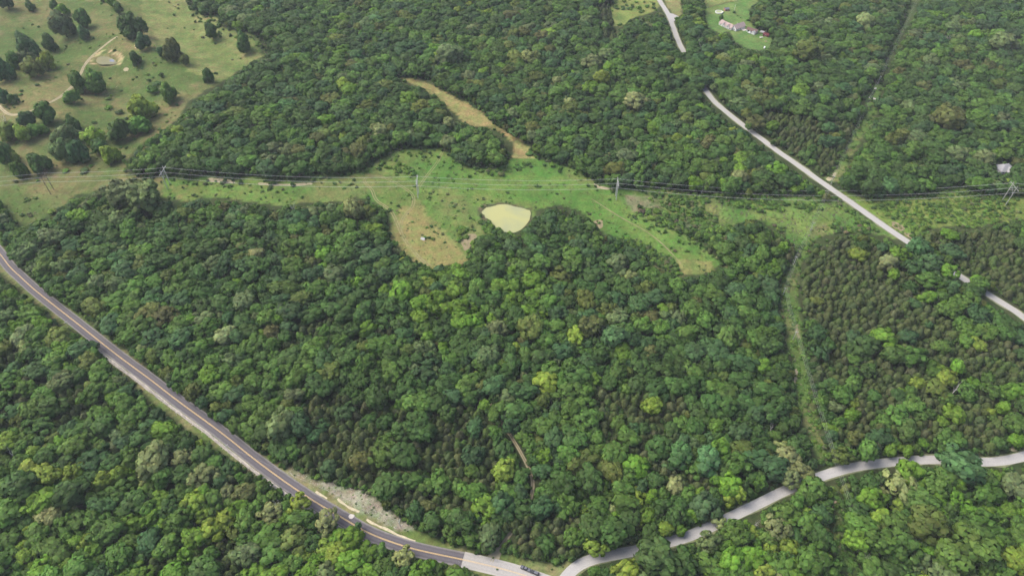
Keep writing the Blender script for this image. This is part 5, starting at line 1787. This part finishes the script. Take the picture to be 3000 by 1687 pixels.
def car(e, paint, suv):
    L = 2.35
    if suv:
        body = [(2.4, .40), (2.42, .80), (2.3, 1.0), (1.2, 1.10), (-2.3, 1.12), (-2.42, .9), (-2.4, .42), (2.0, .34)]
        prof = [(1.28, 1.10), (.60, 1.68), (.2, 1.76), (-1.95, 1.74), (-2.32, 1.12)]
        zt, wb, wt = 1.76, 1.84, 1.5
    else:
        body = [(2.35, .36), (2.38, .66), (2.25, .80), (1.05, .92), (-1.55, .96), (-2.25, .94), (-2.38, .70), (-2.36, .38), (2.0, .30)]
        prof = [(1.12, .92), (.35, 1.40), (.05, 1.46), (-.85, 1.45), (-1.75, .96)]
        zt, wb, wt = 1.46, 1.74, 1.36
    zb = prof[0][1]
    soft(MB().prism(body, 1.86).build('body', paint, e), .08)
    wf = cabin(e, prof, zb, wb, wt, zt, paint, paint)
    x0, x1 = (-1.85, .3) if suv else (-.85, .1)
    soft(MB().box(((x0 + x1) / 2, 0, zt + .012), (x1 - x0, wt - .12, .04)).build('roof', M_GREYP if suv else paint, e), .015)
    a, b2 = prof[0], prof[1]
    g = MB(); g.add([(a[0] + .02, -wf(zb) + .05, zb + .05), (a[0] + .02, wf(zb) - .05, zb + .05), (b2[0] + .05, wf(b2[1]) - .06, b2[1] - .02), (b2[0] + .05, -wf(b2[1]) + .06, b2[1] - .02)], [(0, 1, 2, 3)]); g.build('windshield', M_GLASS, e)
    c, d = prof[-1], prof[-2]
    g = MB(); g.add([(c[0] - .03, -wf(zb) + .08, zb + .06), (c[0] - .03, wf(zb) - .08, zb + .06), (d[0] - .05, wf(d[1]) - .06, d[1] - .04), (d[0] - .05, -wf(d[1]) + .06, d[1] - .04)], [(3, 2, 1, 0)]); g.build('rear_window', M_GLASS, e)
    for s in (-1, 1):
        for u0, u1 in ((a[0] - .25, -.25), (-.35, c[0] + .35)):
            z0, z1 = zb + .05, zt - .1
            xa = min(u0, b2[0]) if u0 > 0 else u0
            g = MB(); g.add([(u0, s * (wf(z0) + .012), z0), (xa, s * (wf(z1) + .012), z1), (u1 if u1 > -1 else max(u1, d[0] + .1), s * (wf(z1) + .012), z1), (u1, s * (wf(z0) + .012), z0)], [(0, 1, 2, 3)]); g.build('side_window', M_GLASS, e)
        MB().box((2.37, s * .68, .70), (.08, .36, .14)).build('headlight', M_LAMP, e)
        MB().box((-2.38, s * .72, .78), (.08, .28, .16)).build('tail_light', M_TAIL, e)
    wheels(e, (1.45, -1.4), .94, .34, .22)


pickup(on_ground(1539.5, 1666, aT, 'pickup_truck', 'black pickup truck with grey bed cover parked on the grass verge', 'pickup truck', 'vehicles parked on the verge'), M_BLACK)
car(on_ground(1567, 1678, aT, 'parked_car', 'black car with a grey roof parked close behind the black pickup', 'car', 'vehicles parked on the verge'), M_BLACK, True)
aW = dir_px((1035, 1534), (1073, 1557))
wc = ground(1063, 1556)
k = int(np.argmin(np.hypot(A_DARK[:, 0] - wc.x, A_DARK[:, 1] - wc.y)))
nrm = Vector((-math.sin(aW), math.cos(aW)))
ew = empty('white_car', (A_DARK[k, 0] - nrm.x * 1.7, A_DARK[k, 1] - nrm.y * 1.7, float(hgt(*A_DARK[k])) + .075), aW, 'white car driving down the dark road past an overhanging tree', 'car')
car(ew, M_CARW, False)


# ------------------------------------------------------------ farmhouse and its yard
def gable(e, L, Wd, wall_h, roof_h, wallm, roofm, over=.45, c=(0, 0), rz=0.0, shed=False):
    """Gabled block: ridge along local x."""
    ca, sa = math.cos(rz), math.sin(rz)
    tr = lambda x, y, z: (c[0] + x * ca - y * sa, c[1] + x * sa + y * ca, z)
    l, w = L / 2, Wd / 2
    b = MB()
    b.add([tr(*p) for p in ((-l, -w, -.4), (l, -w, -.4), (l, w, -.4), (-l, w, -.4), (-l, -w, wall_h), (l, -w, wall_h), (l, w, wall_h), (-l, w, wall_h), (-l, 0, wall_h + roof_h), (l, 0, wall_h + roof_h))],
          [(0, 1, 5, 4), (2, 3, 7, 6), (1, 2, 6, 9, 5), (3, 0, 4, 8, 7)])
    b.build('wall', wallm, e)
    k = roof_h / w
    for s in (-1, 1):
        r = MB()
        lo, zl = w + over, wall_h - over * k
        th = .16
        pts = [(-l - over, s * lo, zl + .04), (l + over, s * lo, zl + .04), (l + over, 0, wall_h + roof_h + .04), (-l - over, 0, wall_h + roof_h + .04)]
        top = [(x, y, z + th) for x, y, z in pts]
        r.add([tr(*p) for p in pts + top], [(0, 1, 2, 3), (7, 6, 5, 4), (0, 4, 5, 1), (1, 5, 6, 2), (2, 6, 7, 3), (3, 7, 4, 0)])
        ro = r.build('roof', roofm, e)
    return tr


def window(e, tr, x, y, z, w, h, face, door=False):
    """face: 'y-' etc. in the block's own axes."""
    d = .05
    f = MB()
    ax = face[0]; s = -1 if face[1] == '-' else 1

    def slab(w, h, d0, d1):
        if ax == 'y':
            q = [(x - w / 2, y + s * d0, z - h / 2), (x + w / 2, y + s * d0, z - h / 2), (x + w / 2, y + s * d0, z + h / 2), (x - w / 2, y + s * d0, z + h / 2)]
            t = [(a, y + s * d1, c) for a, b, c in q]
        else:
            q = [(x + s * d0, y - w / 2, z - h / 2), (x + s * d0, y + w / 2, z - h / 2), (x + s * d0, y + w / 2, z + h / 2), (x + s * d0, y - w / 2, z + h / 2)]
            t = [(x + s * d1, b, c) for a, b, c in q]
        return MB().add([tr(*p) for p in q + t], [(3, 2, 1, 0), (4, 5, 6, 7), (0, 1, 5, 4), (1, 2, 6, 5), (2, 3, 7, 6), (3, 0, 4, 7)])
    fr = slab(w + .24, h + .24, .005, .06).build('door' if door else 'window', M_WHITE, e)
    slab(w, h, .055, .075).build('pane', M_GLASS if not door else M_MAROON, fr)


hp = ground(2169, 88)
U = math.atan2(.57, .82)
eh = empty('farmhouse', (hp.x, hp.y, hp.z), U, 'white farmhouse with pinkish shingle roof in an L shape on the lawn', 'house')
t1 = gable(eh, 17.5, 9.5, 3.1, 3.3, M_SIDING, M_ROOF, c=(0, 4.6))
for x in (-6.8, -3.6, -.6, 2.4, 5.4, 7.6):
    window(eh, t1, x, -4.75, 1.7, 1.1 if x != -.6 else 1.0, 1.4 if x != -.6 else 2.1, 'y-', door=(x == -.6))
window(eh, t1, -8.75, -2, 1.7, 1.1, 1.4, 'x-'); window(eh, t1, -8.75, 1.6, 1.7, 1.1, 1.4, 'x-'); window(eh, t1, -8.75, 0, 4.3, .9, 1.1, 'x-')
window(eh, t1, 8.75, -2, 1.7, 1.1, 1.4, 'x+'); window(eh, t1, 8.75, 2, 1.7, 1.1, 1.4, 'x+')
t2 = gable(eh, 20, 8.4, 2.9, 2.9, M_SIDING, M_ROOF, c=(-7.6, 15.5), rz=math.pi / 2)
for x in (-8, -5, -2, 1, 4, 7.5):
    window(eh, t2, x, 4.2, 1.6, 1.1, 1.3, 'y+')
window(eh, t2, 10, 0, 1.6, 1.2, 1.3, 'x+')
for cy in (11.0, 18.2):     # cross gables on the yard side
    t3 = gable(eh, 4.6, 3.4, 3.9, 1.6, M_SIDING, M_ROOF, over=.3, c=(-10.0, cy))
    window(eh, t3, -2.3, 0, 3.3, 1.3, 1.2, 'x-'); window(eh, t3, -2.3, 0, 1.2, 1.3, 1.3, 'x-')
ch = MB().box((-2.4, 4.6, 6.4), (.9, .9, 2.0)).build('chimney', M_CONC, eh)
MB().box((-2.4, 4.6, 7.46), (1.1, 1.1, .12)).build('cap', M_STONE, ch)
MB().box((-7.6, 26.8, 1.25), (3.4, 2.2, 2.5)).build('porch', M_WHITE, eh)
MB().box((3.2, -2.6, .12), (5.2, 4.8, .24)).build('patio', M_CONC, eh)

gp = ground(2203, 94)
eg = empty('garage', (gp.x, gp.y, gp.z), R(-40), 'white garage with dark brown roof beside the farmhouse', 'garage')
tg = gable(eg, 13, 7, 2.7, 1.9, M_WHITE, M_ROOFB)
window(eg, tg, -3.4, -3.5, 1.2, 2.6, 2.2, 'y-'); window(eg, tg, .6, -3.5, 1.2, 2.6, 2.2, 'y-'); window(eg, tg, 4.6, -3.5, 1.5, 1.1, 1.1, 'y-')
tg2 = gable(eg, 4.6, 4.4, 2.4, 1.2, M_WHITE, M_ROOFG, over=.3, c=(4.2, -4.8), rz=math.pi / 2)

sp = ground(2128, 31)
es = empty('garden_shed', (sp.x, sp.y, sp.z), R(12), 'small reddish shed with dark grey roof behind the pool', 'shed')
tsd = gable(es, 6, 4.2, 2.3, 1.3, M_RED, M_ROOFD, over=.25)
window(es, tsd, -1.0, -2.1, 1.05, 1.0, 1.95, 'y-', door=True); window(es, tsd, 1.5, -2.1, 1.4, .8, .8, 'y-')

rp2 = ground(2244, 106)
er = empty('barn_shed', (rp2.x, rp2.y, rp2.z), R(-35), 'dark maroon shed under the trees at the lawn edge', 'shed')
trs = gable(er, 7, 5, 2.4, 1.4, M_MAROON, M_MAROON, over=.3)
window(er, trs, 0, -2.5, 1.1, 1.8, 2.0, 'y-', door=True)
lp2 = ground(2232, 99)
el = empty('lean_to', (lp2.x, lp2.y, lp2.z), R(-35), 'grey lean-to roof on posts beside the maroon shed', 'lean-to')
MB().add([(-2.6, -2, 2.0), (2.6, -2, 2.0), (2.6, 2, 2.7), (-2.6, 2, 2.7), (-2.6, -2, 2.12), (2.6, -2, 2.12), (2.6, 2, 2.82), (-2.6, 2, 2.82)], [(3, 2, 1, 0), (4, 5, 6, 7), (0, 1, 5, 4), (1, 2, 6, 5), (2, 3, 7, 6), (3, 0, 4, 7)]).build('roof', M_ROOFG, el)
for x in (-2.4, 2.4):
    for y, h in ((-1.8, 2.0), (1.8, 2.63)):
        MB().tube([(x, y, -.2), (x, y, h)], .08, 5).build('post', M_WOODPOLE, el)

# above-ground pool
pp = ground(2106, 38)
ep = empty('swimming_pool', (pp.x, pp.y, pp.z), 0, 'round white above-ground pool with yellowish water', 'pool')
PR = 10.3 / ppm(2106, 38)
ring = MB(); n = 40
vs, fs = [], []
for k in range(n):
    a = 2 * math.pi * k / n
    for r, z in ((PR, -.2), (PR, 1.35), (PR - .14, 1.35), (PR - .14, .2)):
        vs.append((r * math.cos(a), r * math.sin(a), z))
for k in range(n):
    j = (k + 1) % n
    for q in range(3):
        fs.append((k * 4 + q, j * 4 + q, j * 4 + q + 1, k * 4 + q + 1))
ring.add(vs, fs).build('wall', M_WHITE, ep)
vs, fs = [], []
for k in range(n):
    a = 2 * math.pi * k / n
    for r, z in ((PR + .22, 1.352), (PR + .22, 1.44), (PR - .5, 1.44), (PR - .5, 1.352)):
        vs.append((r * math.cos(a), r * math.sin(a), z))
for k in range(n):
    j = (k + 1) % n
    for q in range(4):
        fs.append((k * 4 + q, j * 4 + q, j * 4 + (q + 1) % 4, k * 4 + (q + 1) % 4))
MB().add(vs, fs).build('rim', M_WHITE, ep)
MB().add([((PR - .16) * math.cos(2 * math.pi * k / n), (PR - .16) * math.sin(2 * math.pi * k / n), .82) for k in range(n)], [tuple(range(n))]).build('water', M_POOL, ep)
MB().box((PR + .9, .6, .55), (1.6, 1.6, 1.5)).build('deck', M_STONE, ep)

# boat, small trailer, cart, brush pile
bp = ground(2197, 99)
eb = empty('boat', (bp.x, bp.y, bp.z), R(138), 'white motor boat parked on the lawn beside the garage', 'boat')
prof = [(-3.4, 1.0, .5), (-2.2, 1.2, .42), (0, 1.25, .40), (1.8, .95, .45), (3.0, .4, .6), (3.5, .06, .78)]
vs, fs = [], []
for x, w, z in prof:
    vs += [(x, -w, 1.35), (x, -w * .72, z + .12), (x, 0, z), (x, w * .72, z + .12), (x, w, 1.35), (x, w * .8, 1.36), (x, 0, 1.42), (x, -w * .8, 1.36)]
for i in range(len(prof) - 1):
    for k in range(8):
        fs.append((i * 8 + k, i * 8 + (k + 1) % 8, i * 8 + 8 + (k + 1) % 8, i * 8 + 8 + k))
fs += [tuple(range(7, -1, -1)), tuple(40 + k for k in range(8))]
MB().add(vs, fs).build('hull', M_WHITE, eb)
MB().add([(.5, -.8, 1.42), (.5, .8, 1.42), (.1, .7, 1.95), (.1, -.7, 1.95)], [(0, 1, 2, 3)]).build('windshield', M_GLASS, eb)
MB().box((-1.3, 0, 1.44), (2.2, 1.6, .06)).build('cockpit', M_GREYP, eb)
for s in (-1, 1):
    MB().tube([(-1.2, s * .85, .32), (-1.2, s * 1.05, .32)], .32, 12).build('wheel', M_TYRE, eb)
MB().tube([(-3.0, 0, .42), (4.4, 0, .42)], .07, 5).build('trailer_beam', M_RIM, eb)

tpx = ground(2230, 112)
et = empty('flat_trailer', (tpx.x, tpx.y, tpx.z), R(10), 'pale flat utility trailer standing on the lawn by the maroon shed', 'trailer')
MB().box((0, 0, .75), (4.2, 2.0, .16)).build('deck', mat('pale_deck', (.55, .53, .46), .8, .2), et)
for s in (-1, 1):
    MB().box((0, s * 1.0, .98), (4.2, .06, .3)).build('side_rail', M_WHITE, et)
    MB().tube([(-.2, s * .85, .34), (-.2, s * 1.06, .34)], .34, 12).build('wheel', M_TYRE, et)
MB().tube([(2.1, 0, .7), (3.4, 0, .55)], .06, 5).build('tow_bar', M_RIM, et)

kp = ground(2239, 142)
ek = empty('utility_cart', (kp.x, kp.y, kp.z), R(60), 'small white roofed cart at the lower end of the lawn', 'cart')
soft(MB().prism([(1.6, .4), (1.6, .9), (.9, 1.05), (.5, .62), (-.3, .62), (-.4, 1.0), (-1.6, 1.0), (-1.6, .42)], 1.5).build('body', M_CARW, ek), .05)
soft(MB().box((-.3, 0, 2.05), (2.2, 1.5, .1)).build('roof', M_CARW, ek), .04)
for x in (.7, -1.2):
    for s in (-1, 1):
        MB().tube([(x, s * .66, .9), (x * .95, s * .66, 2.0)], .035, 5).build('post', M_RIM, ek)
MB().box((-.15, 0, .8), (.6, 1.3, .3)).build('seat', M_GREYP, ek)
wheels(ek, (1.1, -1.1), .78, .28, .2)

bpx = ground(2243, 122)
g = random.Random(4)
pile = MB()
for i in range(60):
    a = g.uniform(0, 6.28); r = g.uniform(0, 1.5); b2 = g.uniform(0, 6.28); l = g.uniform(.6, 1.4)
    c = Vector((r * math.cos(a), r * math.sin(a), g.uniform(.05, .9) * (1 - r / 2)))
    d = Vector((math.cos(b2), math.sin(b2), g.uniform(-.3, .4))) * l
    pile.tube([c - d, c + d], g.uniform(.03, .07), 4)
o = pile.build('brush_pile', mat('cut_brush', (.34, .30, .17), .9, .1))
o.location = (bpx.x, bpx.y, bpx.z)
tag(o, 'pale pile of cut brush lying on the lawn above the white cart', 'brush pile')

# lawn light pole
lpp = ground(2150.6, 33.5)
ell = empty('light_pole', lpp, 0, 'thin pale light pole standing in the lawn behind the farmhouse', 'light pole')
MB().tube([(0, 0, -.3), (0, 0, 8.8)], [.16, .11], 7).build('pole', M_WHITE, ell)
MB().tube([(0, 0, 8.4), (.9, 0, 8.8)], .05, 5).build('arm', M_RIM, ell)
MB().tube([(.75, 0, 8.78), (1.25, 0, 8.72)], [.16, .12], 8).build('lamp_head', M_RIM, ell)
MB().box((-.25, 0, 7.9), (.4, .4, .7)).build('transformer', M_GREYPOLE, ell)

# fence between the lawn and the tan field
fa, fb = ground(2070, 25), ground(2182, -3)
ef = empty('field_fence', (fa.x, fa.y, fa.z), math.atan2(fb.y - fa.y, fb.x - fa.x), 'dark post and rail fence between lawn and tan field', 'fence')
Lf = (fb - fa).length
nf = int(Lf / 3.2)
dirf = Vector((fb.x - fa.x, fb.y - fa.y)).normalized()
zat = lambda d: float(hgt(fa.x + dirf.x * d, fa.y + dirf.y * d)) - fa.z
post = MB().box((0, 0, .6), (.18, .18, 1.7)).build('post', M_WOODPOLE, ef)
for k in range(nf + 1):
    o = post if k == 0 else post.copy()
    if k: COL.objects.link(o); o.parent = ef
    o.location = (k * 3.2, 0, zat(k * 3.2))
for z in (.45, .85, 1.25):
    for k in range(nf):
        MB().tube([(k * 3.2, .12, zat(k * 3.2) + z), ((k + 1) * 3.2, .12, zat((k + 1) * 3.2) + z)], .07, 4).build('rail', M_WOODPOLE, ef)

# house half hidden in the woods at the right edge
h2 = ground(2940, 500)
e2 = empty('woodland_house', (h2.x, h2.y, h2.z), R(8), 'grey hip-roofed house half hidden in the woods at the right', 'house')
L2, W2, wh, rh = 15.0, 11.0, 3.2, 4.0
MB().add([(-L2 / 2, -W2 / 2, -.4), (L2 / 2, -W2 / 2, -.4), (L2 / 2, W2 / 2, -.4), (-L2 / 2, W2 / 2, -.4), (-L2 / 2, -W2 / 2, wh), (L2 / 2, -W2 / 2, wh), (L2 / 2, W2 / 2, wh), (-L2 / 2, W2 / 2, wh)],
         [(0, 1, 5, 4), (1, 2, 6, 5), (2, 3, 7, 6), (3, 0, 4, 7)]).build('wall', M_SIDING, e2)
a, b2 = L2 / 2 + .5, W2 / 2 + .5
hip = MB(); hip.add([(-a, -b2, wh - .1), (a, -b2, wh - .1), (a, b2, wh - .1), (-a, b2, wh - .1), (-a + b2, 0, wh + rh), (a - b2, 0, wh + rh)], [(0, 1, 5, 4), (1, 2, 5), (2, 3, 4, 5), (3, 0, 4), (3, 2, 1, 0)])
hip.build('roof', M_ROOFG, e2)
trid = lambda x, y, z: (x, y, z)
gl = gable(e2, 7.5, 6.5, 3.1, 2.6, M_SIDING, M_ROOFG, c=(1.0, -4.5), rz=math.pi / 2)
for x in (-5.2, 5.6):
    window(e2, trid, x, -W2 / 2, 1.7, 1.2, 1.3, 'y-')
window(e2, gl, -3.75, 0, 1.7, 1.8, 1.4, 'x-')

# small things in the meadow and the gap
tp2 = ground(1240, 700)
etn = empty('tarp_shelter', (tp2.x, tp2.y, tp2.z), R(-25), 'small grey and white tarp shelter in the tan clearing', 'shelter')
sc = 1.9
MB().add([(-sc, -sc * .8, 0), (sc, -sc * .8, 0), (sc, 0, 1.5), (-sc, 0, 1.5), (-sc, -sc * .84, 0.0), (sc, -sc * .84, 0.0), (sc, 0, 1.56), (-sc, 0, 1.56)], [(3, 2, 1, 0), (4, 5, 6, 7), (0, 1, 5, 4), (1, 2, 6, 5), (2, 3, 7, 6), (3, 0, 4, 7)]).build('front_sheet', M_TARPW, etn)
MB().add([(-sc, sc * .8, 0), (-sc, 0.01, 1.5), (sc, 0.01, 1.5), (sc, sc * .8, 0), (-sc, sc * .84, 0), (-sc, .01, 1.57), (sc, .01, 1.57), (sc, sc * .84, 0)], [(3, 2, 1, 0), (4, 5, 6, 7), (0, 1, 5, 4), (1, 2, 6, 5), (2, 3, 7, 6), (3, 0, 4, 7)]).build('back_sheet', M_TARPG, etn)
MB().tube([(-sc - .1, 0, 1.48), (sc + .1, 0, 1.48)], .05, 5).build('ridge_pole', M_WOODPOLE, etn)

kk = ground(2563.5, 262)
ekk = empty('storage_tank', (kk.x, kk.y, kk.z), R(20), 'small white tank on legs in the grassy gap at the upper right', 'tank')
MB().tube([(-1.3, 0, .9), (-1.15, 0, .9), (1.15, 0, .9), (1.3, 0, .9)], [.3, .6, .6, .3], 14).build('vessel', M_WHITE, ekk)
for x in (-.8, .8):
    MB().box((x, 0, .12), (.2, .8, .6)).build('leg', M_CONC, ekk)
lg = ground(2569, 264)
o = MB().tube([(-1.8, 0, .25), (1.8, .3, .25)], [.3, .24], 8).build('fallen_log', M_WOODPOLE)
o.location = (lg.x, lg.y, lg.z); tag(o, 'dark fallen log lying beside the small white tank', 'log')

# pale slab beside the dark road, fallen stones at the pond
sl2 = ground(1030, 1512)
b = MB(); n = 12; gg = random.Random(2)
rr = [1.55 * gg.uniform(.85, 1.12) for _ in range(n)]
vs = []
for z, k in ((-.1, 1.05), (.22, 1.0), (.34, .82)):
    vs += [(rr[i] * k * math.cos(6.283 * i / n) * 1.1, rr[i] * k * math.sin(6.283 * i / n), z + gg.uniform(-.03, .03)) for i in range(n)]
fs = [(r * n + i, r * n + (i + 1) % n, (r + 1) * n + (i + 1) % n, (r + 1) * n + i) for r in range(2) for i in range(n)] + [tuple(2 * n + i for i in range(n))]
o = b.add(vs, fs).build('rock_slab', M_CONC)
o.location = (sl2.x, sl2.y, sl2.z); tag(o, 'flat pale round rock slab on the verge of the dark road', 'rock')
S.render.film_transparent = False
